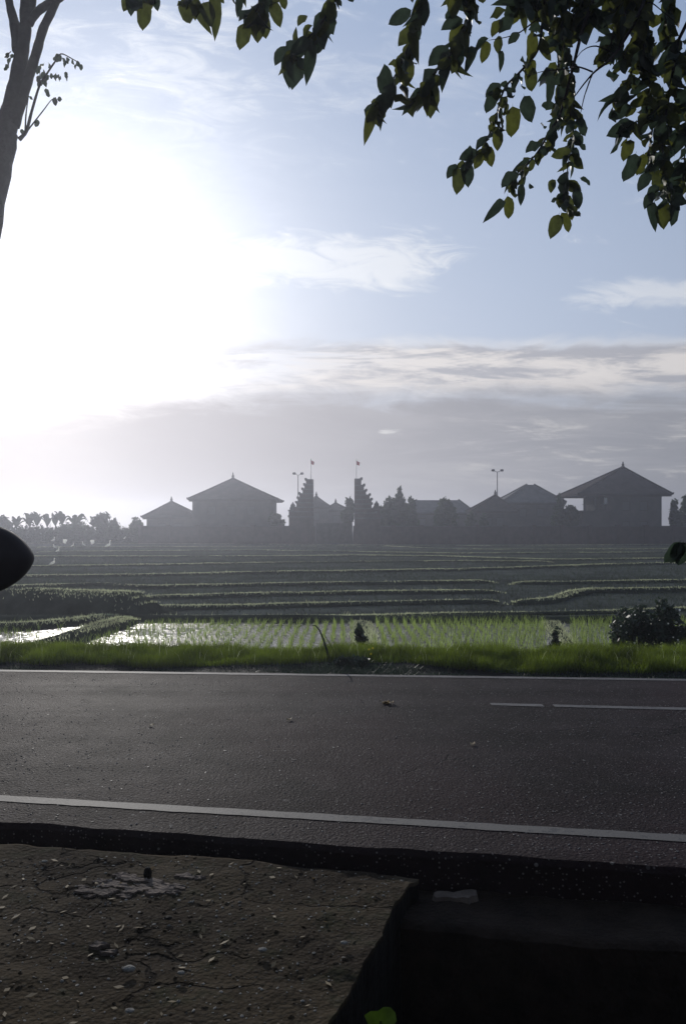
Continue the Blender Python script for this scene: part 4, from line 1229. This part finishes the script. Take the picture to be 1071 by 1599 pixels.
def spray(pts, d, step=13, L=(26, 40), spread=38, start=None, rad=.008, both=True, down=.75, tips=(), skip=0, mis=None, dens=1.0):
    """hanging twig traced in the photo, leaves along it; leaf size in photo pixels at distance d"""
    start = start or hub
    step *= 1.45
    bp = bez(pts)
    W = [P(p[0], p[1], d + .05 * math.sin(i * .9) + (p[2] if len(p) > 2 else 0)) for i, p in enumerate(bp)]
    full = [Vector(start)] + W if start != 'none' else W
    tw = twig_obj('twig', full, [rad * 1.3] + [rad * (1 - .8 * i / len(W)) for i in range(len(W))] if start != 'none' else [rad * (1 - .8 * i / len(W)) for i in range(len(W))], tr, TR)
    acc = 0; side = 1
    for i in range(skip, len(W) - 1):
        a, b = W[i], W[i + 1]
        seg = (b - a).length * F / d
        acc += seg
        while acc > step:
            acc -= step; side = -side
            if rnd.random() > dens * .88: continue
            t = rnd.random(); p = a.lerp(b, t); td = (b - a).normalized()
            ang_ = side * math.radians(spread * rnd.uniform(.4, 1.9))
            dd = Vector((td.x * math.cos(ang_) - td.z * math.sin(ang_), 0, td.x * math.sin(ang_) + td.z * math.cos(ang_)))
            dd = dd.lerp(Vector((0, 0, -1)), down * rnd.uniform(.15, .95)); dd.y = rnd.uniform(-.55, .45)
            ln = rnd.uniform(*L) * d / F
            place_leaf(tw, TR, p + Vector((rnd.uniform(-.004, .004), rnd.uniform(-.03, .03), 0)), dd, ln, mi=mis() if mis else None)
    for (x0, y0, x1, y1, *mm) in tips:
        a = P(x0, y0, d); b = P(x1, y1, d + rnd.uniform(-.04, .04)); v_ = b - a
        place_leaf(tw, TR, a, v_, v_.length, mi=mm[0] if mm else None, nrm=(rnd.gauss(0, .3), -1, rnd.gauss(0, .3)))
    return tw

D = 3.5
# top left tips
spray([(225, -60), (228, -30), (222, -4)], D, 20, (30, 40), tips=((225, 0, 226, 43), (212, -8, 213, 26), (205, -12, 195, 20), (210, -10, 204, 22), (240, -14, 247, 17), (232, -8, 238, 14)), start=hub3)
spray([(300, -60), (302, -30), (296, -2)], D + .1, 20, (30, 40), tips=((287, -6, 298, 43), (302, 0, 318, 34), (318, 4, 331, 38, 0), (331, -4, 343, 43), (292, 2, 278, 14), (340, -12, 350, 6), (309, 5, 304, 30)), start=hub3)
spray([(372, -60), (374, -25), (372, -8)], D, 24, (28, 36), tips=((374, -10, 373, 25), (366, -8, 360, 4)), start=hub3)
spray([(420, -60), (415, -25), (404, 5), (396, 30)], D, 8, (26, 36), 26, tips=((400, 8, 379, 44), (398, 20, 392, 62), (404, 22, 402, 65), (410, 20, 416, 60), (384, 36, 377, 72), (408, 4, 414, 44), (425, 4, 438, 40), (438, -12, 447, 15), (395, 12, 386, 50), (434, -10, 428, 14)), start=hub2)
spray([(540, -60), (532, -20), (512, 20), (497, 42), (478, 62), (456, 84)], D, 8, (28, 42), 34, tips=((486, 70, 482, 117), (464, 88, 458, 130), (452, 84, 444, 131), (446, 72, 428, 102, 4), (516, 2, 515, 30), (500, 30, 503, 66), (500, 50, 505, 74), (478, 24, 465, 38), (488, 40, 466, 58), (522, -4, 534, 8), (466, 62, 440, 80, 5)), start=hub2)
# long hanging strings
spray([(660, -60), (657, -10), (652, 28), (640, 64), (627, 97), (611, 128), (594, 154), (582, 170)], D, 8, (30, 46), 22, tips=((642, 16, 606, 38, 4), (590, 158, 568, 195, 5), (600, 148, 588, 184, 6), (634, 92, 634, 134, 8), (624, 100, 609, 96), (648, 30, 636, 64, 8)), start=hub2)
spray([(748, -60), (740, -10), (726, 36), (712, 68), (697, 95), (676, 116), (658, 136), (645, 158)], D, 7, (32, 48), 22, tips=((722, 30, 689, 44, 4), (700, 72, 668, 100, 5), (672, 126, 672, 183), (656, 138, 638, 172, 6), (706, 92, 702, 110), (692, 98, 697, 122), (716, 34, 712, 90, 8)), start=hub)
spray([(722, -50), (716, -10), (712, 16)], D, 7, (30, 44), 26, start=hub)
# small separate twig with curly tips
spray([(850, 20), (812, 50), (790, 58), (762, 63)], D, 60, (22, 26), tips=((782, 30, 768, 52, 9), (760, 64, 753, 98, 8), (778, 56, 778, 84, 0), (778, 80, 787, 106, 6), (762, 60, 736, 76, 6), (740, 74, 731, 98, 6), (800, 20, 780, 56), (790, 16, 762, 22)), start='none', rad=.004)
spray([(845, -60), (850, -10), (846, 40), (838, 80), (812, 112), (790, 134), (779, 162), (773, 190), (762, 212), (748, 238), (722, 256)], D, 8.5, (19, 33), 50,
      tips=((714, 262, 715, 301, 0), (712, 256, 698, 276, 5), (726, 254, 732, 290, 4), (760, 228, 768, 260, 8), (752, 232, 742, 264, 8), (826, 104, 832, 143, 1), (818, 150, 829, 188), (800, 166, 802, 213, 9), (778, 200, 776, 236, 8), (790, 160, 788, 182, 0), (780, 130, 760, 148, 5), (772, 140, 762, 174, 5), (746, 236, 717, 247, 5), (829, 50, 829, 96, 8), (830, 92, 832, 118, 8)), start=hub)
spray([(905, 60), (890, 120), (874, 178), (856, 207), (843, 232), (826, 253), (808, 275), (793, 298)], D - .1, 8.5, (18, 31), 50,
      tips=((792, 306, 795, 343, 8), (784, 312, 765, 338, 6), (812, 288, 815, 319), (806, 268, 786, 287, 5), (858, 206, 862, 236, 9), (842, 222, 823, 232, 5), (826, 250, 803, 266), (826, 286, 833, 300, 6), (848, 200, 850, 190, 5)), start=hub)
spray([(880, -60), (878, -10), (877, 40), (882, 90), (886, 137), (890, 183), (890, 228), (884, 276), (878, 322)], D, 4.6, (20, 36), 55,
      tips=((872, 335, 860, 371, 0), (876, 332, 890, 362, 8), (898, 294, 904, 326, 4), (905, 278, 923, 288, 4), (900, 186, 916, 205, 5), (896, 222, 916, 228, 5), (852, 118, 866, 150, 6), (884, 318, 895, 343, 8), (858, 285, 862, 300, 0), (868, 62, 852, 86, 0), (862, 280, 860, 300)), start=hub)
spray([(868, -60), (866, -10), (866, 40), (870, 80), (872, 130), (866, 170)], D + .15, 6, (24, 40), 50, start=hub)
# bare twigs to the fork
spray([(1012, -30), (996, 24), (958, 86), (924, 116), (897, 150)], D - .15, 400, start='none', rad=.010)
spray([(924, 116), (912, 150), (904, 186)], D - .15, 400, start='none', rad=.004)
spray([(924, 112), (900, 104), (880, 108), (845, 112), (822, 120)], D - .12, 400, start='none', rad=.004, tips=((855, 106, 847, 122, 6),))
spray([(958, 84), (930, 72), (908, 80), (893, 103)], D - .12, 400, start='none', rad=.004)
spray([(1000, 10), (1015, 4), (1034, 18), (1060, 40)], D - .12, 400, start='none', rad=.004)
# dense top right masses
for (pts, st, dd) in (([(900, -60), (905, -20), (915, 8), (925, 26)], 5, 0), ([(950, -60), (948, -20), (955, 10), (965, 36)], 4.5, .1), ([(985, -60), (978, -20), (975, 15), (985, 40)], 4.5, -.1), ([(830, -60), (822, -20), (835, 8), (845, 24)], 5.5, .1),
                  ([(790, -60), (800, -25), (808, -2), (815, 12)], 7, 0), ([(1010, -50), (1004, -15), (998, 15), (1003, 50), (1005, 85), (1006, 112)], 5, 0), ([(960, 40), (955, 62), (950, 84)], 7, 0), ([(925, 0), (900, 20), (885, 36)], 6, .05)):
    spray(pts, D + dd, st, (28, 44), 45, start=hub)
spray([(986, 60), (975, 84), (966, 110)], D, 9, (24, 36), 40, start='none', rad=.005, tips=((940, 70, 936, 108, 8), (982, 44, 1018, 54, 8)))
spray([(1006, 110), (1014, 130), (1010, 150), (1008, 165)], D, 8, (24, 34), 36, start='none', rad=.005, tips=((1030, 140, 1048, 146, 5), (1034, 144, 1030, 166, 6), (1026, 134, 1032, 152, 6)))
spray([(985, 112), (976, 130), (966, 148), (956, 168)], D, 8, (22, 34), 40, start='none', rad=.005, tips=((975, 146, 955, 158, 8), (986, 165, 950, 186, 4), (992, 168, 976, 182, 8)))
spray([(1052, 140), (1020, 175), (990, 192), (962, 208)], D, 8, (26, 38), 40, start='none', rad=.006, tips=((985, 190, 950, 212, 4), (984, 218, 974, 248, 9), (992, 240, 980, 280, 5), (1004, 240, 998, 274, 9), (1012, 270, 997, 297, 4)))
K = hub
spray([(1060, 60), (1050, 110), (1042, 160), (1034, 210), (1036, 260), (1042, 300), (1044, 330)], D, 3.6, (18, 33), 65, start=P(1120, -60, 3.5), tips=((1034, 315, 1036, 356, 8), (1050, 318, 1051, 353, 4), (1018, 300, 1006, 325, 4), (1014, 318, 1024, 350, 6), (1022, 288, 1014, 316, 5)))
spray([(1020, 190), (1015, 220), (1012, 245), (1020, 270)], D + .1, 6, (26, 38), 45, start='none', rad=.005)
spray([(1085, 40), (1078, 110), (1072, 180), (1068, 250), (1064, 310)], D + .1, 4.2, (30, 44), 50, start=P(1120, -60, 3.5))
spray([(1050, -50), (1046, -10), (1040, 20), (1040, 50), (1046, 85)], D + .05, 5.5, (26, 40), 45, start=hub, tips=((1040, 60, 1026, 84, 4), (1044, 76, 1040, 116, 9)))
# a tip hanging low at the right edge
spray([(1160, -60, 0), (1158, 300, -.6), (1150, 600, -1.0), (1120, 830, -1.2), (1070, 848, -1.2)], D, 26, (24, 34), start=P(1120, -60, 3.5), rad=.006, tips=())
tw = twig_obj('twig', [P(1070, 848, 2.3), P(1058, 850, 2.3)], .003, tr, TR)
for (x0, y0, x1, y1, mi) in ((1062, 846, 1050, 882, 5), (1060, 846, 1038, 880, 4), (1064, 850, 1044, 860, 4), (1066, 846, 1064, 886, 5), (1062, 848, 1058, 884, 6)):
    a = P(x0, y0, 2.3); b = P(x1, y1, 2.3); place_leaf(tw, TR, a, b - a, (b - a).length, mi=mi, nrm=(0, -1, .1))

# rest of the crown, above the view (stuff part)
Nn = 6500
xx = rng.uniform(-3.5, 6.5, Nn); yy = rng.uniform(-4, 6.2, Nn)
zmin = np.maximum(4.6, CAMH + .70 * yy + .55); zz = zmin + rng.uniform(0, 1, Nn) ** 1.3 * 3.0
c = np.stack([xx, yy, zz], 1); a = rng.normal(size=(Nn, 3)); a /= np.linalg.norm(a, axis=1)[:, None]
b = np.cross(a, rng.normal(size=(Nn, 3))); b /= np.linalg.norm(b, axis=1)[:, None]
s = .09
V = np.stack([c - a * s, c - b * s * .5, c + a * s, c + b * s * .5], 1).reshape(-1, 3) - np.array(TR)
tag(mesh_obj('crown', np_mesh('crown', V, np.arange(Nn * 4).reshape(Nn, 4)), M['leaf2'], tr), kind='stuff')

# ------------------------------------------------------------------ big tree at the left, beyond the road
YT = 11.0; kt = YT / F
LT = P(-70, 1020, YT); LT.z = -.52
lt = empty('roadside_tree', LT, 'thick forked tree trunk rising along the left edge into the glare', 'tree')
def ltp(px, py, dy=0): return P(px, py, YT + dy)
def limb(name, pts, rad, parent=lt, n=12, dy=0, m='bark'):
    bp = bez([(p[0], p[1]) for p in pts], 4); W = [ltp(p[0], p[1], dy) for p in bp]
    rr = np.interp(np.linspace(0, 1, len(W)), np.linspace(0, 1, len(rad)), rad) * kt
    rr = [r * (1 + .05 * math.sin(i * 2.1)) for i, r in enumerate(rr)]
    t = MB(); t.tube(W, rr, n); return t.build(name, M[m], parent, off=LT, smooth=True)
limb('trunk', [(-70, 1048), (-62, 900), (-48, 700), (-46, 500), (-22, 340), (-3, 250), (9, 205)], [42, 36, 32, 28, 25, 23, 19], n=16)
limb('limb', [(4, 235), (16, 180), (27, 130), (34, 85), (40, 45), (40, 10), (46, -40), (56, -70)], [17, 15, 12.5, 10.5, 9, 8, 7, 5])
limb('limb', [(20, 195), (34, 155), (46, 118), (58, 80), (68, 45), (84, 12), (98, -22), (112, -60)], [11, 8.5, 7.5, 7, 6.5, 6, 5, 4])
limb('limb', [(30, 80), (24, 40), (16, 8), (8, -40), (-2, -70)], [10, 8, 6, 6, 4])
limb('limb', [(46, 38), (56, 22), (70, 10), (88, 0), (110, -14)], [6, 6, 6, 6, 5])
limb('limb', [(36, 60), (46, 30), (52, 5), (54, -30)], [6, 5, 5, 4])
limb('limb', [(-2, 250), (-20, 180), (-40, 100), (-60, 0), (-72, -60)], [18, 15, 12, 9, 6])
def lefttwig(pts, rad, leaves, L=(9, 14)):
    tw = limb('twig', pts, rad, n=5)
    for (x, y) in leaves:
        for q in range(1):
            a = ltp(x, y, rnd.uniform(-.1, .1))
            dd = Vector((rnd.uniform(-.6, .7), rnd.uniform(-.3, .3), -1))
            place_leaf(tw, LT, a, dd, rnd.uniform(*L) * kt, mi=rnd.choice((4, 5, 7)), wscale=1.1)
lefttwig([(30, 218), (42, 204), (50, 175), (62, 135), (72, 118), (88, 94), (96, 84), (110, 90), (124, 98)], [3.5, 2.2, 1.5, 1, .6],
         [(92, 84), (96, 86), (98, 90), (104, 90), (106, 94), (113, 92), (120, 96), (122, 98), (127, 100), (60, 118), (63, 112), (66, 118), (70, 112), (74, 116), (62, 124), (76, 122), (66, 126), (80, 114), (58, 122), (70, 98), (76, 97), (64, 102), (72, 120), (70, 126), (68, 108), (62, 106), (88, 114), (92, 116), (96, 118), (103, 112), (105, 114), (72, 138)])
lefttwig([(40, 206), (41, 180), (45, 150), (48, 130)], [1.5, 1.2, .8, .5], [(46, 150)])
lefttwig([(42, 206), (56, 188), (70, 170), (80, 157), (88, 152)], [1.3, 1, .7, .5], [(85, 152), (92, 151), (60, 187), (86, 153)])
lefttwig([(8, 90), (14, 84), (18, 80)], [1, .8, .5], [(14, 82), (18, 90), (16, 96), (20, 84), (12, 100), (34, 124), (37, 128), (32, 134), (36, 136), (33, 202)], (8, 12))
# crown above the frame
bl = []
for i in range(16): bl.append((LT.x + rnd.uniform(-4, 4), YT + rnd.uniform(-4, -2.6), 10.35 + rnd.uniform(0, .5), 1.6, 1.6, .7))
o = crown('crown', lt, bl, 6000, .055, M['leaf2'], tuple(LT)); o['kind'] = 'stuff'

# ------------------------------------------------------------------ bushes at the field edge
def shrub(px, pyb, pyt, wpx, Y, label, n=900, zb=None, m='leaf', speck=0):
    k = Y / F; x = (px - CX) * k; zb = CAMH + (HOR - pyb) * k if zb is None else zb; zt = CAMH + (HOR - pyt) * k
    off = (x, Y, zb); r = empty('shrub', off, label, 'shrub'); H = zt - zb; w = wpx * k / 2
    bl = []
    st = MB()
    for q in range(16):
        an = rnd.uniform(0, 6.28); rr = w * rnd.uniform(.2, .75); h = H * rnd.uniform(.45, .92)
        e = Vector((math.cos(an) * rr, math.sin(an) * rr * .8, h)); st.tube([(0, 0, 0), e * .5 + Vector((0, 0, h * .12)), e], [.012, .009, .004], 5)
        bl.append((x + e.x, Y + e.y, zb + h * .85, w * rnd.uniform(.16, .34), w * .3, H * rnd.uniform(.08, .2)))
    st.build('stem', M['bark'], r)
    bl.append((x, Y, zb + H * .35, w * .7, w * .55, H * .3))
    crown('foliage', r, bl, int(n * 1.1), .042, M[m], off)
    if speck:
        for q in range(speck):
            b_ = rnd.choice(bl); p = Vector((b_[0] + rnd.uniform(-1, 1) * b_[3] - x, -w * .5 + rnd.uniform(-.05, .1), b_[2] + rnd.uniform(-.6, 1.1) * b_[5] - zb))
            f_ = MB(); s_ = rnd.uniform(.014, .026)
            f_.lathe([(.0015, -s_), (s_ * .8, -s_ * .2), (s_, s_ * .3), (.002, s_ * .8)], 6, p); f_.build('flower', M['white'], r)
    return r
shrub(996, 1000, 934, 92, 12.3, 'dark leafy shrub with white flecks at the right edge of the field', 1500, zb=-.5, m='leaf2', speck=11)
shrub(1052, 1000, 922, 84, 12.0, 'second leafy shrub pressed against the right border of the view', 1500, zb=-.5, m='leaf2', speck=9)
shrub(966, 1000, 958, 30, 12.6, 'small shrub at the left foot of the flecked shrubs', 500, zb=-.5, m='leaf2', speck=2)
shrub(566, 1010, 968, 28, 11.6, 'small ragged shrub in the gap between two seedling plots', 260, zb=-.4, m='leaf2')
shrub(545, 1040, 1022, 60, 9.75, 'low dark weed clump on the road verge below the small shrub', 700, zb=-.04, m='leaf2')
shrub(866, 1004, 975, 26, 11.9, 'tuft of dark weeds on the bund right of the middle', 200, zb=-.42, m='leaf2')
# long bent grass stalk
y = 10.0; k = y / F
gs = empty('grass_stalk', P(515, 1040, y), 'single long grass stalk bending left above the verge grass', 'grass stalk'); g0 = P(515, 1040, y)
s = MB(); s.tube([P(*p, y) for p in ((515, 1040), (511, 1018), (505, 998), (499, 984), (493, 977), (486, 976))], [.016, .015, .013, .010, .008, .004], 5); s.build('stalk', M['leaf2'], gs, off=g0)
s = MB(); s.tube([P(*p, y + .02) for p in ((515, 1040), (520, 1015), (512, 1000), (505, 990))], [.006, .006, .005, .002], 5); s.build('blade', M['grass'], gs, off=g0)
s = MB(); s.tube([P(*p, y + .02) for p in ((562, 1036), (556, 1002), (549, 992), (544, 987))], [.005, .005, .004, .002], 5)
tag(s.build('grass_stalk', M['bundgrass']), 'short thin grass stalk beside the small ragged shrub', 'grass stalk')
for (px, py, lb) in ((576, 1014, 'tiny yellow wildflower at upper left of the trio below the small shrub'), (582, 1012, 'tiny yellow wildflower at upper right of the trio below the small shrub'), (579, 1021, 'tiny yellow wildflower lowest of the trio below the small shrub')):
    f_ = MB(); c0 = P(px, py, 9.9); f_.tube([c0 + Vector((0, 0, -.15)), c0], .003, 4)
    b_ = empty('wildflower', c0 + Vector((0, 0, -.15)), lb, 'flower', 'yellow wildflowers in the verge')
    f_.build('stem', M['grass'], b_, off=c0 + Vector((0, 0, -.15)))
    for q in range(5):
        an = q * 1.257; e = Vector((math.cos(an), -.3, math.sin(an))) * .014
        pt = MB(); pt.poly([(0, 0, 0), (e.x * .7 - e.z * .4, e.y, e.z * .7 + e.x * .4), tuple(e), (e.x * .7 + e.z * .4, e.y, e.z * .7 - e.x * .4)], [(0, 1, 2, 3)]); pt.build('petal', M['yellow'], b_, loc=(0, 0, .15))

# ------------------------------------------------------------------ near ground bits
def chunk(pts, z0, th, name, m, parent=None, off=(0, 0, 0)):
    """irregular slab from pixel outline on the verge level"""
    W = [G(p[0], p[1], z0) for p in pts]; c = sum(W, Vector()) / len(W)
    if z0 > -.1:
        q_ = float(verge_h(np.array([c.x]), np.array([c.y]))[0]); z0 = q_ + .001; c.z = z0
    W = [Vector((w.x, w.y, z0)) for w in W]
    top = [(w.x + (c.x - w.x) * .10, w.y + (c.y - w.y) * .10) for w in W]
    n = len(W); vs = [(w.x, w.y, z0 - .02) for w in W] + [(t[0], t[1], z0 + th + rnd.uniform(-.003, .003)) for t in top] + [(c.x, c.y, z0 + th)]
    fs = [(i, (i + 1) % n, n + (i + 1) % n, n + i) for i in range(n)] + [(n + i, n + (i + 1) % n, 2 * n) for i in range(n)]
    m_ = MB(); m_.poly(vs, fs); return m_.build(name, m, parent, off=off)
c0 = G(200, 1385, ZV + .02)
cp = empty('concrete_patch', c0, 'pale flaking sheet of broken concrete on the near verge', 'broken concrete')
def rag(cx_, cy_, rx, ry, n=26):
    ph = [rnd.uniform(0, 6.28) for _ in range(4)]
    o = []
    for i in range(n):
        th = 2 * PI * i / n
        r_ = 1 + .28 * math.sin(2 * th + ph[0]) + .18 * math.sin(3 * th + ph[1]) + .12 * math.sin(7 * th + ph[2]) + rnd.uniform(-.12, .12)
        o.append((cx_ + rx * math.cos(th) * r_, cy_ + ry * math.sin(th) * r_))
    return o[::-1]
for (a, b, c_, d_) in ((150, 1392, 30, 7), (178, 1380, 26, 8), (206, 1372, 28, 6), (212, 1388, 24, 7), (243, 1377, 20, 6), (252, 1391, 28, 7), (276, 1384, 14, 6), (290, 1368, 22, 4), (190, 1366, 20, 3.5), (160, 1376, 14, 4), (130, 1386, 12, 3), (228, 1381, 16, 4), (262, 1383, 12, 3.5), (195, 1397, 16, 3), (140, 1399, 12, 2.5), (270, 1395, 14, 3), (312, 1372, 12, 2.5), (236, 1395, 12, 3), (176, 1390, 14, 3.5)):
    chunk(rag(a, b, c_ * .85, d_ * .85), ZV + .016 + rnd.uniform(0, .004), .006, 'concrete_fragment', M['concrete'], cp, c0)
for (a, b, c_, d_, lb) in ((155, 1478, 16, 3.5, 'thin flake of concrete left of the middle of the verge'), (172, 1487, 16, 3, 'thin flake of concrete just in front of the other flake'), (715, 1405, 30, 8, 'pale broken slab lying on the dark ledge at the right')):
    z = ZV + .004 if a < 600 else -.19
    c1 = G(a, b, z); e = empty('concrete_slab', c1, lb, 'broken concrete'); chunk(rag(a, b, c_, d_), z, -.0 + .012 if a < 600 else .03, 'slab', M['concrete'], e, c1)
# tiny dry leaves and chaff on the verge (stuff)
n = 130
yy = rng.uniform(2.6, 4.15, n); xx = rng.uniform(-2.0, 0.3, n); ok = (xx < (0.39 + (yy - 4.07) * 0.379) - .05) & (yy < 4.2 - .165 * xx - .18)
xx, yy = xx[ok], yy[ok]; n = len(xx); c = np.stack([xx, yy, verge_h(xx, yy) + .006], 1)
th = rng.uniform(0, 6.28, n); L_ = rng.uniform(.010, .026, n)
a = np.stack([np.cos(th), np.sin(th), rng.normal(0, .25, n)], 1) * L_[:, None]; b = np.stack([-np.sin(th), np.cos(th), rng.normal(0, .3, n)], 1) * L_[:, None] * .4
V = np.stack([c - a, c - b, c + a, c + b], 1).reshape(-1, 3)
tag(mesh_obj('leaf_litter', np_mesh('leaf_litter', V, np.arange(n * 4).reshape(n, 4)), M['dryleaf']), kind='stuff')
# upright stone
q = G(231, 1366, ZV + .02)
m_ = MB(); m_.lathe([(.018, -.02), (.022, .01), (.018, .028), (.013, .036), (.005, .040)], 7, (0, 0, 0))
tag(m_.build('stone', M['ditch'], loc=q), 'small dark upright stone at the back edge of the pale concrete patch', 'stone')
for (px, py, s_, lb) in ((263, 1433, .013, 'dark pebble left of the middle of the verge'), (202, 1513, .02, 'largest white pebble near the bottom left'), (410, 1483, .014, 'white pebble in the middle of the verge'), (283, 1519, .012, 'white pebble right of the largest one'),
                     (537, 1472, .012, 'white pebble nearest the ditch edge'), (203, 1578, .013, 'white pebble closest to the bottom of the view'), (70, 1345, .012, 'white pebble at the far left of the verge')):
    q = G(px, py, ZV + .03); ic = bmesh.new(); bmesh.ops.create_icosphere(ic, subdivisions=2, radius=1)
    for vtx in ic.verts: vtx.co = Vector((vtx.co.x * s_ * 1.4, vtx.co.y * s_, vtx.co.z * s_ * .6)) * (1 + .2 * mnoise.noise(vtx.co * 2 + Vector((px, 0, 0))))
    me = bpy.data.meshes.new('pebble'); ic.to_mesh(me); ic.free(); tag(mesh_obj('pebble', me, M['stone'] if 'white' in lb else M['ditch'], loc=q), lb, 'pebble')
# fallen dry leaves on the road
c1 = G(602, 1100, .004)
e = empty('fallen_leaves', c1, 'crumpled dry leaf sprig lying on the far lane of the road', 'dry leaves')
for (dx_, dz_, L_, mi) in ((-.05, .02, .10, 1), (.03, .0, .12, 3), (.0, .03, .08, 2), (.06, .02, .07, 0)):
    me = leaf_mesh('dry_leaf', .5, .6, .3, .5); me.materials.append(M['dryleaf'])
    o = mesh_obj('dry_leaf', me, None, e, (dx_, rnd.uniform(-.03, .03), .012 + dz_ * .5)); o.scale = (L_,) * 3; o.rotation_euler = (rnd.uniform(-.3, .5), rnd.uniform(-.4, .4), rnd.uniform(-1.5, 1.5))
for (px, py, lb) in ((236, 1131, 'pale scrap on the road left of the middle'), (738, 1160, 'small pale scrap on the road right of the middle'), (455, 1122, 'tiny dark scrap on the road in the middle')):
    me = leaf_mesh('dry_leaf', .6, .4, .2, .4); me.materials.append(M['dryleaf'])
    o = mesh_obj('dry_leaf', me, None, None, G(px, py, .012)); o.scale = (.07,) * 3; o.rotation_euler = (.15, .1, px); tag(o, lb, 'dry leaf')

# green plant in the ditch, its leaf tip reaching into view
q = P(594, 1585, 2.55); base = Vector((q.x + .05, 2.62, -1.1))
dp = empty('ditch_plant', base, 'lime green leaf of a plant growing up out of the dark ditch', 'plant')
tipz = q.z
for (ox, oz, an, L_) in ((0, 0, 0, .13), (.22, -.28, 2.2, .12), (-.05, -.35, -1.8, .12), (.15, -.5, 1.2, .10)):
    top = Vector((q.x + ox, 2.55, tipz + oz - .02))
    s = MB(); s.tube([base, base.lerp(top, .5) + Vector((.02, .02, .02)), top], [.008, .006, .004], 6); s.build('stem', M['limeleaf'], dp, off=base)
    vs = [(0, 0, 0)]; n = 14
    for i in range(n):
        th = 2 * PI * i / n; r_ = .050 * (1 + .16 * math.sin(3 * th + an) + .08 * math.cos(5 * th)) ; vs.append((r_ * math.cos(th), .012 * math.sin(2 * th), r_ * math.sin(th) * .95))
    m_ = MB(); m_.poly([(top + Vector(v_)) for v_ in vs], [(0, i + 1, (i + 1) % n + 1) for i in range(n)]); lf = m_.build('leaf', M['limeleaf'], dp, off=base, smooth=True)

# ------------------------------------------------------------------ parked van at the left, only its mirror is in view
VX = -1.62
vroot = empty('parked_van', (VX - .85, 1.1, ZV), 'dark wing mirror of a parked van jutting in from the left edge', 'van')
vo = (0, 0, 0)
b = MB()
prof = [(-2.1, .35), (2.05, .35), (2.1, .8), (1.75, .98), (1.35, 1.08), (.85, 1.78), (.6, 1.86), (-1.9, 1.88), (-2.08, 1.6), (-2.12, .8)]
n = len(prof)
vs = []
for xs_, fx in ((-.80, 0), (.80, 0)):
    for (py_, pz_) in prof:
        inset = max(0, (pz_ - .95)) * .14
        vs.append((xs_ - math.copysign(inset, xs_), py_ - .0, pz_))
fs = [tuple(range(n)), tuple(n + i for i in reversed(range(n)))] + [(i, n + i, n + (i + 1) % n, (i + 1) % n) for i in range(n)]
b.poly(vs, fs)
body = b.build('body', M['vanpaint'], vroot); md = body.modifiers.new('bevel', 'BEVEL'); md.width = .05; md.segments = 3
for (y0, y1) in ((-1.8, -.75), (-.65, .1), (.2, .95)):
    for s_ in (-1, 1):
        w = MB(); a_ = .008
        xx_ = lambda z: s_ * (.80 - max(0, z - .95) * .14 + a_)
        top = y1 if y1 < .5 else .62
        w.poly([(xx_(1.08), y0, 1.08), (xx_(1.08), y1 + (.2 if y1 > .5 else 0), 1.08), (xx_(1.72), top, 1.72), (xx_(1.72), y0, 1.72)], [(0, 1, 2, 3)]); o = w.build('side_window', M['glass'], vroot)
w = MB(); w.poly([(-.7, 1.37, 1.1), (.7, 1.37, 1.1), (.64, .9, 1.76), (-.64, .9, 1.76)], [(0, 1, 2, 3)]); w.build('windscreen', M['glass'], vroot)
for s_ in (-1, 1):
    h = MB(); h.box(s_ * .55 - .16, s_ * .55 + .16, 2.06, 2.14, .62, .78); h.build('headlight', M['glass'], vroot)
    for yw in (-1.35, 1.35):
        w = MB()
        for a in ((.2, .0, .30, .30),):
            ring = [(s_ * .62, .27), (s_ * .66, .31), (s_ * .80, .31), (s_ * .83, .27), (s_ * .83, .17)]
            k0 = len(w.v)
            for (xx_, rr) in ring:
                for q_ in range(20): w.v.append((xx_, yw + rr * math.cos(q_ * PI / 10), .31 + rr * math.sin(q_ * PI / 10)))
            for i in range(4):
                for q_ in range(20): w.f.append((k0 + i * 20 + q_, k0 + i * 20 + (q_ + 1) % 20, k0 + (i + 1) * 20 + (q_ + 1) % 20, k0 + (i + 1) * 20 + q_))
        wh = w.build('wheel', M['rubber'], vroot)
        rr_ = MB(); k0 = 0
        rr_.v = [(s_ * .81, yw + .17 * math.cos(q_ * PI / 8), .31 + .17 * math.sin(q_ * PI / 8)) for q_ in range(16)] + [(s_ * .835, yw, .31)]
        rr_.f = [(q_, (q_ + 1) % 16, 16) for q_ in range(16)]
        rr_.build('rim', M['metal'], wh)
# mirror: traced outline has its own thickness
my = 2.3; mk = my / F
cxp, cyp = -9, 873
vl = Vector(vroot.location)
mm = MB()
for j, (sc_, dy_) in enumerate(((.30, -.035), (.86, -.03), (.97, -.012), (1.0, .01), (.93, .05), (.70, .085), (.3, .10))):
    ring = []
    for q_ in range(28):
        th = 2 * PI * q_ / 28
        ex = abs(math.cos(th)) ** 1.3 * (1 if math.cos(th) > 0 else -1) * 57; ez = abs(math.sin(th)) ** 1.3 * (1 if math.sin(th) > 0 else -1) * 52
        p = P(cxp + ex * sc_, cyp - ez * sc_, my); ring.append(Vector((p.x, p.y + dy_, p.z)) - vl)
    mm.v += [tuple(r_) for r_ in ring]
for j in range(6):
    for q_ in range(28): mm.f.append((j * 28 + q_, j * 28 + (q_ + 1) % 28, (j + 1) * 28 + (q_ + 1) % 28, (j + 1) * 28 + q_))
mm.f.append(tuple(range(28))); mm.f.append(tuple(168 + q_ for q_ in reversed(range(28))))
hs = mm.build('wing_mirror', M['plastic'], vroot, smooth=True)
ar = MB(); pm = P(-30, 900, my) - vl; ar.tube([pm, pm + Vector((-.12, -.02, -.06)), Vector((.72, pm.y - .2, pm.z - .35))], [.025, .022, .03], 8); ar.build('mirror_arm', M['plastic'], hs)
